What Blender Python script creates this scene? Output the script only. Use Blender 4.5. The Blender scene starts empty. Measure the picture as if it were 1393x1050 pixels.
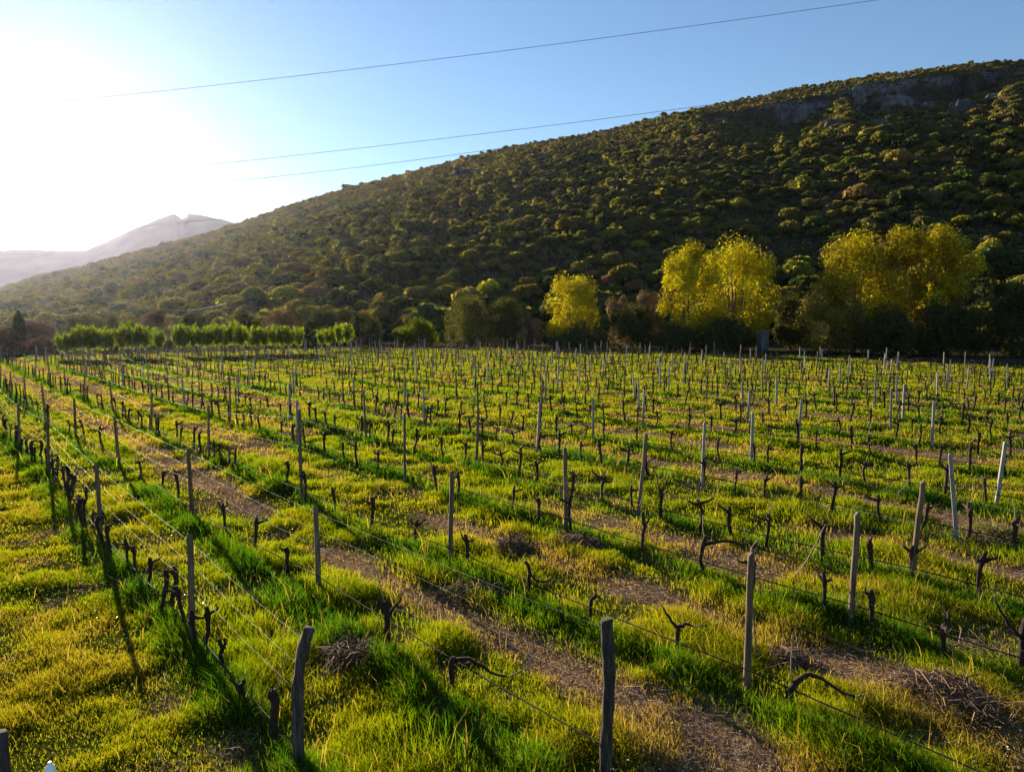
import bpy, math
import numpy as np
from mathutils import Vector, Matrix

rng = np.random.default_rng(11)
SC = bpy.context.scene
COL = SC.collection
# ------------------------------------------------------------------ camera model (photo pixels 1393 x 1050)
F, CX, CY, CAMH = 985.0, 696.5, 525.0, 5.0
PITCH = math.atan(93.0 / 985.0)
CP, SP = math.cos(PITCH), math.sin(PITCH)
RD = np.array([-0.6405, 0.768])      # direction of the vine rows
RN = np.array([0.768, 0.6405])       # across the rows


def ray(px, py):
    x = (px - CX) / F
    y = -(py - CY) / F
    return np.array([x, CP + y * SP, -SP + y * CP])


def flat(px, py):
    d = ray(px, py)
    k = -CAMH / d[2]
    return np.array([d[0] * k, d[1] * k])


def project(P):
    P = np.asarray(P, float)
    X, Y, Z = P[..., 0], P[..., 1], P[..., 2] - CAMH
    dep = Y * CP - Z * SP
    up = Y * SP + Z * CP
    return CX + F * X / dep, CY - F * up / dep, dep


def hsh(ix, iy, seed):
    h = (ix.astype(np.int64) * 374761393 + iy.astype(np.int64) * 668265263 + seed * 1442695041) & 0x7FFFFFFF
    h = ((h ^ (h >> 13)) * 1274126177) & 0x7FFFFFFF
    h = h ^ (h >> 16)
    return (h & 0xFFFFF) / float(0xFFFFF)


def vn(x, y, seed=0):
    x = np.asarray(x, float); y = np.asarray(y, float)
    ix, iy = np.floor(x), np.floor(y)
    fx, fy = x - ix, y - iy
    fx = fx * fx * (3 - 2 * fx); fy = fy * fy * (3 - 2 * fy)
    a, b = hsh(ix, iy, seed), hsh(ix + 1, iy, seed)
    c, d = hsh(ix, iy + 1, seed), hsh(ix + 1, iy + 1, seed)
    return (a * (1 - fx) + b * fx) * (1 - fy) + (c * (1 - fx) + d * fx) * fy


def fbm(x, y, seed=0, n=3):
    s, a, t = 0, 0.5, 0
    for i in range(n):
        s = s + a * vn(np.asarray(x) * 2 ** i, np.asarray(y) * 2 ** i, seed + i * 17); t += a; a *= 0.5
    return s / t


def sstep(a, b, x):
    t = np.clip((x - a) / (b - a), 0, 1)
    return t * t * (3 - 2 * t)


def gz(x, y):
    return 0.22 * (fbm(np.asarray(x) / 7.0, np.asarray(y) / 7.0, 3) - 0.5) + 0.10 * (vn(np.asarray(x) / 1.3, np.asarray(y) / 1.3, 5) - 0.5)


# ------------------------------------------------------------------ mesh helpers
def mesh_of(name, V, quads=None, tris=None, mat=None, attrs=None, smooth=False, uvw=None):
    V = np.asarray(V, np.float32).reshape(-1, 3)
    q = np.zeros((0, 4), np.int32) if quads is None or len(quads) == 0 else np.asarray(quads, np.int32).reshape(-1, 4)
    t = np.zeros((0, 3), np.int32) if tris is None or len(tris) == 0 else np.asarray(tris, np.int32).reshape(-1, 3)
    me = bpy.data.meshes.new(name)
    me.vertices.add(len(V)); me.vertices.foreach_set("co", V.ravel())
    nl = q.size + t.size
    me.loops.add(nl)
    me.loops.foreach_set("vertex_index", np.concatenate([q.ravel(), t.ravel()]))
    me.polygons.add(len(q) + len(t))
    st = np.concatenate([np.arange(len(q)) * 4, q.size + np.arange(len(t)) * 3]).astype(np.int32)
    me.polygons.foreach_set("loop_start", st)
    if smooth:
        me.polygons.foreach_set("use_smooth", np.ones(len(st), bool))
    me.update(calc_edges=True)
    for k, (dom, arr) in (attrs or {}).items():
        a = me.attributes.new(k, 'FLOAT', dom)
        a.data.foreach_set("value", np.asarray(arr, np.float32))
    if mat is not None:
        me.materials.append(mat)
    return me


def link(name, me, parent=None, loc=None):
    o = bpy.data.objects.new(name, me)
    COL.objects.link(o)
    if parent is not None:
        o.parent = parent
    if loc is not None:
        o.location = loc
    return o


def tag(o, label=None, cat=None, group=None, kind=None):
    if label: o['label'] = label
    if cat: o['category'] = cat
    if group: o['group'] = group
    if kind: o['kind'] = kind
    return o


def empty(name, loc=(0, 0, 0), rz=0.0):
    o = link(name, None, None, loc)
    o.empty_display_size = 0.2
    o.rotation_euler = (0, 0, rz)
    return o


def copy_tree(o):
    c = o.copy(); COL.objects.link(c)
    for ch in o.children:
        d = ch.copy(); COL.objects.link(d); d.parent = c
    return c


class Geo:
    def __init__(s):
        s.V, s.Q, s.T, s.n = [], [], [], 0

    def add(s, V, Q=None, T=None):
        V = np.asarray(V, float).reshape(-1, 3)
        if Q is not None and len(Q): s.Q.append(np.asarray(Q, int).reshape(-1, 4) + s.n)
        if T is not None and len(T): s.T.append(np.asarray(T, int).reshape(-1, 3) + s.n)
        s.V.append(V); s.n += len(V)

    def tube(s, pts, rad, seg=6, cap=True, wob=0.0):
        pts = np.asarray(pts, float); m = len(pts)
        rad = np.broadcast_to(np.asarray(rad, float), (m,))
        tg = np.gradient(pts, axis=0); tg /= np.linalg.norm(tg, axis=1)[:, None] + 1e-9
        ref = np.array([0, 0, 1.0]) if abs(tg[0, 2]) < 0.9 else np.array([0, 1.0, 0])
        u = np.cross(tg[0], ref); u /= np.linalg.norm(u) + 1e-9
        R = []
        a = np.arange(seg) / seg * 2 * np.pi
        for i in range(m):
            u = u - tg[i] * u.dot(tg[i]); u /= np.linalg.norm(u) + 1e-9
            w = np.cross(tg[i], u)
            rr = rad[i] * (1 + (wob * rng.uniform(-1, 1, seg) if wob else 0))
            R.append(pts[i] + np.outer(np.cos(a) * rr, u) + np.outer(np.sin(a) * rr, w))
        V = np.concatenate(R)
        Q = []
        j = np.arange(seg); jn = (j + 1) % seg
        for i in range(m - 1):
            Q.append(np.stack([i * seg + j, i * seg + jn, (i + 1) * seg + jn, (i + 1) * seg + j], 1))
        T = []
        if cap:
            V = np.concatenate([V, pts[:1], pts[-1:]])
            c0, c1 = m * seg, m * seg + 1
            T += [np.stack([np.full(seg, c0), jn, j], 1), np.stack([np.full(seg, c1), (m - 1) * seg + j, (m - 1) * seg + jn], 1)]
        s.add(V, np.concatenate(Q), np.concatenate(T) if T else None)

    def box(s, lo, hi, taper=1.0):
        x0, y0, z0 = lo; x1, y1, z1 = hi
        cx, cy = (x0 + x1) / 2, (y0 + y1) / 2
        V = []
        for z, k in ((z0, 1.0), (z1, taper)):
            for x, y in ((x0, y0), (x1, y0), (x1, y1), (x0, y1)):
                V.append((cx + (x - cx) * k, cy + (y - cy) * k, z))
        s.add(V, [(0, 3, 2, 1), (4, 5, 6, 7), (0, 1, 5, 4), (1, 2, 6, 5), (2, 3, 7, 6), (3, 0, 4, 7)])

    def mesh(s, name, mat, smooth=False, attrs=None):
        return mesh_of(name, np.concatenate(s.V), np.concatenate(s.Q) if s.Q else None, np.concatenate(s.T) if s.T else None, mat, attrs, smooth)


def unit(v):
    return v / (np.linalg.norm(v, axis=-1, keepdims=True) + 1e-9)


def cards(C, Nrm, w, h, up=None):
    """leaf quads at C facing Nrm; w,h half sizes; up = preferred long axis (None: random)"""
    n = len(C)
    Nrm = unit(Nrm)
    r = rng.normal(size=(n, 3)) if up is None else up
    a = unit(np.cross(Nrm, r)); b = np.cross(a, Nrm)
    a = a * np.reshape(w, (-1, 1)); b = b * np.reshape(h, (-1, 1))
    V = np.stack([C - b, C + a * 1.0 - b * 0.1, C + b, C - a * 1.0 - b * 0.1], 1).reshape(-1, 3)
    Q = np.arange(4 * n).reshape(-1, 4)
    return V, Q


def bush_points(n, r, hgt, lobes, seed):
    """points and outward normals of a lobed bush standing on z=0"""
    g = np.random.default_rng(seed)
    L = []
    for i in range(lobes):
        a = g.uniform(0, 2 * np.pi); q = r * 0.62 * math.sqrt(g.uniform(0.02, 1))
        lr = r * g.uniform(0.38, 0.6)
        L.append((math.cos(a) * q, math.sin(a) * q, max(lr * 0.55, hgt - lr * 0.9 - (q / r) ** 2 * hgt * 0.75 * g.uniform(0.6, 1.1)), lr))
    L = np.array(L)
    k = g.integers(0, lobes, n)
    d = unit(g.normal(size=(n, 3)))
    d[:, 2] = np.where(d[:, 2] < -0.3, -d[:, 2], d[:, 2])
    rad = L[k, 3] * (1 - 0.35 * g.uniform(0, 1, n) ** 2.5)
    C = L[k, :3] + d * rad[:, None] * np.array([1, 1, 0.85])
    C[:, 2] = np.maximum(C[:, 2], 0.08)
    return C, d


# ------------------------------------------------------------------ materials
def new_mat(name):
    m = bpy.data.materials.new(name); m.use_nodes = True
    nt = m.node_tree; nt.nodes.clear()
    return m, nt


def N(nt, t, **kw):
    n = nt.nodes.new(t)
    for k, v in kw.items():
        setattr(n, k, v)
    return n


def ramp(nt, stops, fac):
    r = N(nt, 'ShaderNodeValToRGB')
    e = r.color_ramp.elements
    while len(e) < len(stops): e.new(0.5)
    for i, (p, c) in enumerate(stops):
        e[i].position = p; e[i].color = (*c, 1)
    nt.links.new(fac, r.inputs[0])
    return r.outputs[0]


def noise(nt, scale, detail=4, coord='Object', vec=None, rough=0.6, dist=0.0):
    n = N(nt, 'ShaderNodeTexNoise')
    n.inputs['Scale'].default_value = scale; n.inputs['Detail'].default_value = detail
    n.inputs['Roughness'].default_value = rough; n.inputs['Distortion'].default_value = dist
    if vec is None:
        tc = N(nt, 'ShaderNodeTexCoord'); vec = tc.outputs[coord]
    nt.links.new(vec, n.inputs['Vector'])
    return n.outputs['Fac']


def mixc(nt, fac, a, b, mode='MIX'):
    m = N(nt, 'ShaderNodeMix', data_type='RGBA', blend_type=mode)
    for sock, v in ((m.inputs[0], fac), (m.inputs[6], a), (m.inputs[7], b)):
        if hasattr(v, 'is_output'): nt.links.new(v, sock)
        elif isinstance(v, (int, float)): sock.default_value = v
        else: sock.default_value = (*v, 1)
    return m.outputs[2]


def attr(nt, name):
    a = N(nt, 'ShaderNodeAttribute', attribute_name=name)
    return a.outputs['Fac']


def foliage_out(nt, col, trans=0.45, tcol=None, gloss=0.0):
    d = N(nt, 'ShaderNodeBsdfDiffuse'); t = N(nt, 'ShaderNodeBsdfTranslucent'); mx = N(nt, 'ShaderNodeMixShader')
    o = N(nt, 'ShaderNodeOutputMaterial')
    nt.links.new(col, d.inputs['Color'])
    nt.links.new(tcol if tcol is not None else col, t.inputs['Color'])
    mx.inputs[0].default_value = trans
    nt.links.new(d.outputs[0], mx.inputs[1]); nt.links.new(t.outputs[0], mx.inputs[2])
    res = mx.outputs[0]
    if gloss:
        g = N(nt, 'ShaderNodeBsdfGlossy'); g.inputs['Roughness'].default_value = 0.45
        g.inputs['Color'].default_value = (0.5, 0.5, 0.45, 1)
        m2 = N(nt, 'ShaderNodeMixShader'); m2.inputs[0].default_value = gloss
        nt.links.new(res, m2.inputs[1]); nt.links.new(g.outputs[0], m2.inputs[2]); res = m2.outputs[0]
    nt.links.new(res, o.inputs['Surface'])


def tint_foliage(name, stops, trans=0.45, boost=(1.2, 1.2, 0.6), gloss=0.0, dim=1.0):
    m, nt = new_mat(name)
    c = ramp(nt, stops, attr(nt, 'tint'))
    tc = mixc(nt, 1.0, c, boost, 'MULTIPLY')
    if dim < 1: c = mixc(nt, 1.0, c, (dim, dim, dim), 'MULTIPLY')
    foliage_out(nt, c, trans, tc, gloss)
    return m


def rough_mat(name, stops, scale=6, rough=0.85, bump=0.3, stretch=(1, 1, 1), detail=5, spec=0.3, metal=0.0):
    m, nt = new_mat(name)
    tc = N(nt, 'ShaderNodeTexCoord'); mp = N(nt, 'ShaderNodeMapping'); mp.inputs['Scale'].default_value = stretch
    nt.links.new(tc.outputs['Object'], mp.inputs['Vector'])
    f = noise(nt, scale, detail, vec=mp.outputs[0])
    oi = N(nt, 'ShaderNodeObjectInfo')
    ad = N(nt, 'ShaderNodeMath', operation='MULTIPLY_ADD'); nt.links.new(oi.outputs['Random'], ad.inputs[0])
    ad.inputs[1].default_value = 0.16; ad2 = N(nt, 'ShaderNodeMath', operation='SUBTRACT')
    nt.links.new(f, ad2.inputs[0]); ad2.inputs[1].default_value = 0.08
    nt.links.new(ad2.outputs[0], ad.inputs[2])
    c = ramp(nt, stops, ad.outputs[0])
    b = N(nt, 'ShaderNodeBsdfPrincipled'); b.inputs['Roughness'].default_value = rough
    b.inputs['Specular IOR Level'].default_value = spec; b.inputs['Metallic'].default_value = metal
    nt.links.new(c, b.inputs['Base Color'])
    if bump:
        bp = N(nt, 'ShaderNodeBump'); bp.inputs['Strength'].default_value = bump; bp.inputs['Distance'].default_value = 0.05
        nt.links.new(f, bp.inputs['Height']); nt.links.new(bp.outputs[0], b.inputs['Normal'])
    o = N(nt, 'ShaderNodeOutputMaterial'); nt.links.new(b.outputs[0], o.inputs['Surface'])
    return m


M = {}
M['wood'] = rough_mat('weathered_wood', [(0.25, (0.05, 0.032, 0.018)), (0.5, (0.15, 0.105, 0.065)), (0.75, (0.25, 0.185, 0.12))], 9, 0.9, 0.6, (3, 3, 0.35))
M['concrete'] = rough_mat('post_concrete', [(0.25, (0.15, 0.135, 0.12)), (0.55, (0.27, 0.245, 0.22)), (0.8, (0.36, 0.33, 0.3))], 7, 0.9, 0.3)
M['gnarled'] = rough_mat('gnarled_wood', [(0.3, (0.02, 0.014, 0.010)), (0.52, (0.065, 0.05, 0.04)), (0.75, (0.15, 0.125, 0.105))], 7, 0.95, 1.0, (4, 4, 0.5))
M['vinebark'] = rough_mat('vine_bark', [(0.3, (0.015, 0.008, 0.005)), (0.55, (0.045, 0.024, 0.015)), (0.8, (0.11, 0.062, 0.04))], 25, 0.95, 0.9, (2, 2, 0.5))
M['cane'] = rough_mat('vine_cane', [(0.3, (0.14, 0.085, 0.05)), (0.7, (0.34, 0.24, 0.16))], 15, 0.7, 0.2)
M['wire'] = rough_mat('galvanised_wire', [(0.3, (0.16, 0.15, 0.14)), (0.7, (0.28, 0.26, 0.24))], 2, 0.6, 0, spec=0.3, metal=0.4)
M['hose'] = rough_mat('drip_hose_plastic', [(0.3, (0.012, 0.012, 0.013)), (0.7, (0.045, 0.04, 0.038))], 3, 0.85, 0, spec=0.12)
M['cable'] = rough_mat('cable_dark', [(0.3, (0.18, 0.18, 0.19)), (0.7, (0.26, 0.26, 0.27))], 1, 0.6, 0)
M['litcable'] = rough_mat('cable_bare', [(0.3, (0.3, 0.27, 0.24)), (0.7, (0.4, 0.36, 0.31))], 1, 0.6, 0, spec=0.3, metal=0.2)
M['bark'] = rough_mat('tree_bark', [(0.3, (0.05, 0.038, 0.028)), (0.7, (0.17, 0.135, 0.10))], 6, 0.9, 0.5, (2, 2, 0.4))
M['palebark'] = rough_mat('pale_bark', [(0.3, (0.13, 0.11, 0.09)), (0.7, (0.30, 0.265, 0.22))], 6, 0.9, 0.5, (2, 2, 0.4))
M['rock'] = rough_mat('crag_rock', [(0.3, (0.015, 0.015, 0.016)), (0.5, (0.075, 0.072, 0.075)), (0.75, (0.18, 0.172, 0.173))], 0.35, 0.95, 0.9, (1, 1, 0.5), 9)
M['hutwall'] = rough_mat('hut_plaster', [(0.3, (0.11, 0.13, 0.165)), (0.7, (0.19, 0.21, 0.25))], 1.5, 0.85, 0.2)
M['hutdoor'] = rough_mat('hut_door_paint', [(0.3, (0.12, 0.15, 0.19)), (0.7, (0.2, 0.23, 0.27))], 3, 0.6, 0.1)
M['hutroof'] = rough_mat('hut_roof_slab', [(0.3, (0.2, 0.19, 0.18)), (0.7, (0.33, 0.31, 0.29))], 3, 0.9, 0.2)
M['whiteplastic'] = rough_mat('white_plastic', [(0.3, (1.0, 1.0, 1.0)), (0.7, (0.82, 0.82, 0.82))], 6, 0.35, 0.05, spec=0.5)
M['straw'] = rough_mat('dry_straw', [(0.25, (0.06, 0.032, 0.018)), (0.5, (0.16, 0.095, 0.055)), (0.75, (0.40, 0.26, 0.16))], 5, 0.9, 0.0)
M['brush'] = rough_mat('dry_brush', [(0.3, (0.05, 0.028, 0.018)), (0.7, (0.21, 0.13, 0.08))], 5, 0.9, 0.2)

M['grass'] = tint_foliage('grass_blades', [(0.0, (0.20, 0.135, 0.07)), (0.14, (0.165, 0.125, 0.035)), (0.28, (0.14, 0.135, 0.006)),
                                           (0.55, (0.105, 0.135, 0.004)), (0.8, (0.055, 0.105, 0.004)), (1.0, (0.028, 0.075, 0.006))], 0.62, (1.95, 1.85, 0.5), 0.008)
M['shrubmass'] = tint_foliage('hill_scrub', [(0.0, (0.12, 0.085, 0.07)), (0.18, (0.13, 0.105, 0.06)), (0.36, (0.15, 0.135, 0.04)),
                                             (0.6, (0.115, 0.108, 0.034)), (0.8, (0.065, 0.072, 0.028)), (1.0, (0.03, 0.046, 0.02))], 0.42, (2.5, 2.4, 0.9), 0.0, 1.1)
M['yellowleaf'] = tint_foliage('yellow_leaves', [(0.0, (0.17, 0.125, 0.02)), (0.4, (0.36, 0.31, 0.012)), (0.75, (0.48, 0.43, 0.012)), (1.0, (0.36, 0.37, 0.02))], 0.42, (1.25, 1.15, 0.6))
M['oliveleaf'] = tint_foliage('olive_leaves', [(0.0, (0.12, 0.085, 0.025)), (0.5, (0.19, 0.16, 0.035)), (1.0, (0.3, 0.26, 0.09))], 0.45, (1.2, 1.15, 0.6))
M['pollardleaf'] = tint_foliage('fresh_green_leaves', [(0.0, (0.07, 0.085, 0.008)), (0.5, (0.11, 0.16, 0.010)), (1.0, (0.17, 0.22, 0.012))], 0.6, (1.55, 1.45, 0.5))
M['tanleaf'] = tint_foliage('bare_thicket', [(0.0, (0.10, 0.07, 0.045)), (0.5, (0.2, 0.14, 0.075)), (1.0, (0.27, 0.2, 0.11))], 0.3, (1.1, 1.0, 0.8))
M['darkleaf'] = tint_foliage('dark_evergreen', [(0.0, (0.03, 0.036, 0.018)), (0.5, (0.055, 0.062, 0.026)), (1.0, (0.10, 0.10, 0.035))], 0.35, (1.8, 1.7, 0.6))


def shrub_object_mat():
    m, nt = new_mat('shrub_leaves')
    oi = N(nt, 'ShaderNodeObjectInfo')
    c = mixc(nt, attr(nt, 'tint'), (0.7, 0.7, 0.75), (1.35, 1.3, 1.0))
    c2 = mixc(nt, 1.0, oi.outputs['Color'], c, 'MULTIPLY')
    tc = mixc(nt, 1.0, c2, (2.5, 2.4, 0.9), 'MULTIPLY')
    c3 = mixc(nt, 1.0, c2, (1.0, 1.0, 1.0), 'MULTIPLY')
    foliage_out(nt, c3, 0.42, tc)
    return m


M['shrub'] = shrub_object_mat()


def ground_mat():
    m, nt = new_mat('meadow_soil')
    n1 = noise(nt, 1.1, 6); n2 = noise(nt, 14, 5); n3 = noise(nt, 0.11, 3)
    green = ramp(nt, [(0.3, (0.016, 0.02, 0.004)), (0.5, (0.04, 0.048, 0.006)), (0.72, (0.075, 0.08, 0.008))], n2)
    soil = ramp(nt, [(0.28, (0.07, 0.038, 0.018)), (0.5, (0.18, 0.105, 0.066)), (0.75, (0.42, 0.27, 0.185))], n2)
    far = ramp(nt, [(0.3, (0.03, 0.03, 0.014)), (0.7, (0.06, 0.05, 0.03))], n3)
    c = mixc(nt, attr(nt, 'dry'), green, soil)
    c = mixc(nt, attr(nt, 'outer'), c, far)
    b = N(nt, 'ShaderNodeBsdfPrincipled'); b.inputs['Roughness'].default_value = 1.0; b.inputs['Specular IOR Level'].default_value = 0.0
    nt.links.new(c, b.inputs['Base Color'])
    bp = N(nt, 'ShaderNodeBump'); bp.inputs['Strength'].default_value = 0.9; bp.inputs['Distance'].default_value = 0.08
    nt.links.new(n2, bp.inputs['Height']); nt.links.new(bp.outputs[0], b.inputs['Normal'])
    o = N(nt, 'ShaderNodeOutputMaterial'); nt.links.new(b.outputs[0], o.inputs['Surface'])
    return m


def hill_mat():
    m, nt = new_mat('hillside_soil')
    n1 = noise(nt, 0.06, 5); n2 = noise(nt, 0.6, 6)
    a = ramp(nt, [(0.3, (0.03, 0.025, 0.018)), (0.5, (0.05, 0.04, 0.026)), (0.72, (0.085, 0.066, 0.045))], n2)
    b_ = ramp(nt, [(0.3, (0.022, 0.026, 0.012)), (0.7, (0.05, 0.047, 0.026))], n2)
    c = mixc(nt, n1, a, b_)
    c = mixc(nt, attr(nt, 'ochre'), c, (0.21, 0.145, 0.06))  # ochre crest, its colour brightened to stand in for grazing sun
    rk = ramp(nt, [(0.3, (0.03, 0.03, 0.033)), (0.5, (0.11, 0.105, 0.108)), (0.75, (0.24, 0.23, 0.235))], n2)
    c = mixc(nt, attr(nt, 'cliff'), c, rk)
    b = N(nt, 'ShaderNodeBsdfPrincipled'); b.inputs['Roughness'].default_value = 1.0; b.inputs['Specular IOR Level'].default_value = 0.0
    nt.links.new(c, b.inputs['Base Color'])
    bp = N(nt, 'ShaderNodeBump'); bp.inputs['Strength'].default_value = 1.0; bp.inputs['Distance'].default_value = 1.5
    nt.links.new(n2, bp.inputs['Height']); nt.links.new(bp.outputs[0], b.inputs['Normal'])
    o = N(nt, 'ShaderNodeOutputMaterial'); nt.links.new(b.outputs[0], o.inputs['Surface'])
    return m


# ------------------------------------------------------------------ rows and posts, from photo pixels
ORD = ['zeroth', 'first', 'second', 'third', 'fourth', 'fifth', 'sixth', 'seventh', 'eighth', 'ninth', 'tenth', 'eleventh', 'twelfth', 'thirteenth',
       'fourteenth', 'fifteenth', 'sixteenth', 'seventeenth', 'eighteenth', 'nineteenth', 'twentieth']
TENS = {20: 'twenty', 30: 'thirty', 40: 'forty', 50: 'fifty', 60: 'sixty', 70: 'seventy', 80: 'eighty', 90: 'ninety'}


def ordw(n):
    if n <= 20: return ORD[n]
    t, u = n // 10 * 10, n % 10
    if u == 0: return TENS[t][:-1] + 'ieth'
    return TENS[t] + '-' + ORD[u]


# (base x, base y, top y)
EXPL = {
    0: [(14, 1215, 985)],
    1: [(411, 1048, 845), (262, 872, 725), (137, 738, 627), (67, 645, 570), (27, 610, 547)],
    2: [(823, 1062, 848), (434, 808, 690), (262, 706, 610), (162, 634, 568), (103, 592, 541), (62, 571, 524)],
    3: [(1015, 945, 757), (613, 768, 645), (411, 684, 540), (284, 621, 552), (206, 590, 532), (154, 561, 517)],
    4: [(1157, 852, 700), (770, 727, 612), (551, 657, 565), (313, 574, 512)],
    5: [(1240, 797, 655), (868, 702, 590), (648, 633, 555), (498, 598, 530)],
    6: [(1302, 740, 618), (955, 662, 575), (731, 617, 547), (577, 577, 527)],
    7: [(1355, 688, 600), (1022, 634, 562), (807, 600, 540)],
    8: [(1085, 607, 545), (875, 577, 530)],
}


def pt_of(xy):
    return float(np.dot(xy, RN)), float(np.dot(xy, RD))


TEND = 103.0
STEP = 7.4
rows = {}
for r, L in EXPL.items():
    E = []
    for bx, by, ty in L:
        g = flat(bx, by); p, t = pt_of(g)
        dd = project([g[0], g[1], 0.0])[2]
        h = (by - ty) / F * dd * 1.01
        E.append([p, t, h, True])
    E.sort(key=lambda e: e[1])
    rows[r] = E
p8 = np.mean([e[0] for e in rows[8]])
NR = 23
for r in range(9, NR + 1):
    rows[r] = [[p8 + (r - 8) * 3.55 + 0.0, 10 + rng.uniform(0, 7), None, False]]


def row_p(r, t):
    E = [e for e in rows[r] if e[3]] or rows[r]
    return np.interp(t, [e[1] for e in E], [e[0] for e in E])


for r in range(1, NR + 1):
    E = rows[r]
    if r in EXPL:
        ts = [e[1] for e in E]
        add = []
        for a, b in zip(ts[:-1], ts[1:]):
            k = int(round((b - a) / STEP))
            for i in range(1, k):
                add.append(a + (b - a) * i / k)
        t = ts[-1] + STEP
        while t < TEND - 1:
            add.append(t + rng.uniform(-.5, .5)); t += STEP
        if r >= 3:
            t = ts[0] - STEP
            while t > -8:
                add.append(t + rng.uniform(-.4, .4)); t -= STEP
        pl = [np.interp(t_, [e[1] for e in E], [e[0] for e in E]) for t_ in add]
        E += [[p, t_, None, False] for p, t_ in zip(pl, add)]
    else:
        p = E[0][0]; t0 = E[0][1]; E.clear()
        t = t0 - 5 * STEP
        while t < TEND - 1:
            if t > -14:
                E.append([p + rng.normal(0, .06), t + rng.uniform(-.6, .6), None, False])
            t += STEP
    if r >= 2:
        E.append([row_p(r, TEND), TEND + rng.uniform(-.3, .6), None, False])
    E.sort(key=lambda e: e[1])
ROWP = {r: float(np.mean([e[0] for e in rows[r]])) for r in rows}


def w2(p, t):
    return p * RN[0] + t * RD[0], p * RN[1] + t * RD[1]


# ------------------------------------------------------------------ dry strips (cuttings lie in them): a true ground colour
pc = [ROWP[r] for r in range(1, NR + 1)]


def dryness(p, t):
    p = np.asarray(p, float); t = np.asarray(t, float)
    d = np.zeros_like(p)
    for i in range(len(pc)):
        a = pc[i]
        b = pc[i + 1] if i + 1 < len(pc) else a + 3.5
        c = (a + b) / 2 + 0.5 * (vn(t / 6.0, np.full_like(t, i * 7.3), 31) - 0.5)
        w = 0.34 + 0.55 * vn(t / 4.0, np.full_like(t, i * 3.1), 33)
        k = sstep(0.15, 0.45, vn(t / 5.5, np.full_like(t, i * 5.7), 35)) * (0.25 if i == 0 else 1.15)
        d = np.maximum(d, np.exp(-((p - c) / w) ** 2) * k)
        # bare earth under the vines themselves
        k2 = sstep(0.45, 0.75, vn(t / 5.0, np.full_like(t, i * 2.9), 37))
        d = np.maximum(d, 0.75 * np.exp(-((p - a) / 0.3) ** 2) * k2)
    x, y = w2(p, t)
    left = sstep(pc[0] + 0.2, pc[0] - 1.0, p)
    patch = sstep(0.52, 0.78, fbm(x / .9, y / .9, 41))
    d = np.maximum(d, patch * (0.3 + 0.25 * left))
    d = d * (0.6 + 0.8 * vn(x / 0.5, y / 0.5, 43))
    return np.clip(d, 0, 1)


def inside_field(p, t):
    return (p > -60) & (p < ROWP[NR] + 4) & (t < TEND + 3)


# ground sheet: fine over the field, coarse out to the horizon
def axis(lo, hi, fine, far):
    core = np.arange(lo, hi + 1e-6, fine)
    a, s = [], fine
    x = lo
    while x > -far:
        s *= 1.5; x -= s; a.append(x)
    b, s, x = [], fine, hi
    while x < far:
        s *= 1.5; x += s; b.append(x)
    return np.concatenate([a[::-1], core, b])


ap = axis(-12, 88, 0.22, 2300); at_ = axis(-4, 108, 0.33, 2300)
PP, TT = np.meshgrid(ap, at_, indexing='ij')
GX, GY = w2(PP, TT)
fade = sstep(160, 110, np.hypot(GX, GY))
GZ = gz(GX, GY) * fade
gd = dryness(PP, TT)
outer = 1 - sstep(TEND + 14, TEND + 6, TT) * sstep(ROWP[NR] + 12, ROWP[NR] + 5, PP) * sstep(-90, -50, PP)
V = np.stack([GX, GY, GZ], -1).reshape(-1, 3)
a, b = PP.shape
idx = np.arange(a * b).reshape(a, b)
Q = np.stack([idx[:-1, :-1], idx[1:, :-1], idx[1:, 1:], idx[:-1, 1:]], -1).reshape(-1, 4)
gme = mesh_of('ground', V, Q, None, ground_mat(), {'dry': ('POINT', gd.ravel()), 'outer': ('POINT', outer.ravel())}, True)
tag(link('ground', gme), 'rough vineyard meadow with brown strips of cuttings between the rows', None, None, 'structure')

# ------------------------------------------------------------------ hill
SIL = [(-700, 432), (-250, 428), (-80, 412), (0, 398), (20, 389), (60, 377), (110, 366), (200, 342), (300, 316), (400, 281), (480, 257), (580, 230), (700, 199), (800, 183),
       (880, 163), (960, 145), (1060, 123), (1180, 103), (1300, 87), (1393, 82), (1700, 72), (2100, 90), (2600, 150)]
sx, sy = np.array(SIL).T
UV = np.linspace(-1.35, 1.7, 420)


def sil_elev(u):
    px = CX + F * u * CP          # near enough for the small pitch
    py = np.interp(px, sx, sy)
    y = -(py - CY) / F
    return (-SP + y * CP) / (CP + y * SP)


def foot_Y(u):
    return np.interp(u, [-1.35, -.72, -.6, -.4, -.2, 0, .3, .5, .71, 1.0, 1.7], [330, 290, 250, 190, 158, 146, 138, 124, 112, 100, 80])


def ridge_Y(u):
    return np.interp(u, [-1.35, -.72, -.5, -.3, 0, .3, .71, 1.2, 1.7], [850, 780, 700, 640, 590, 540, 490, 420, 360])


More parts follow.
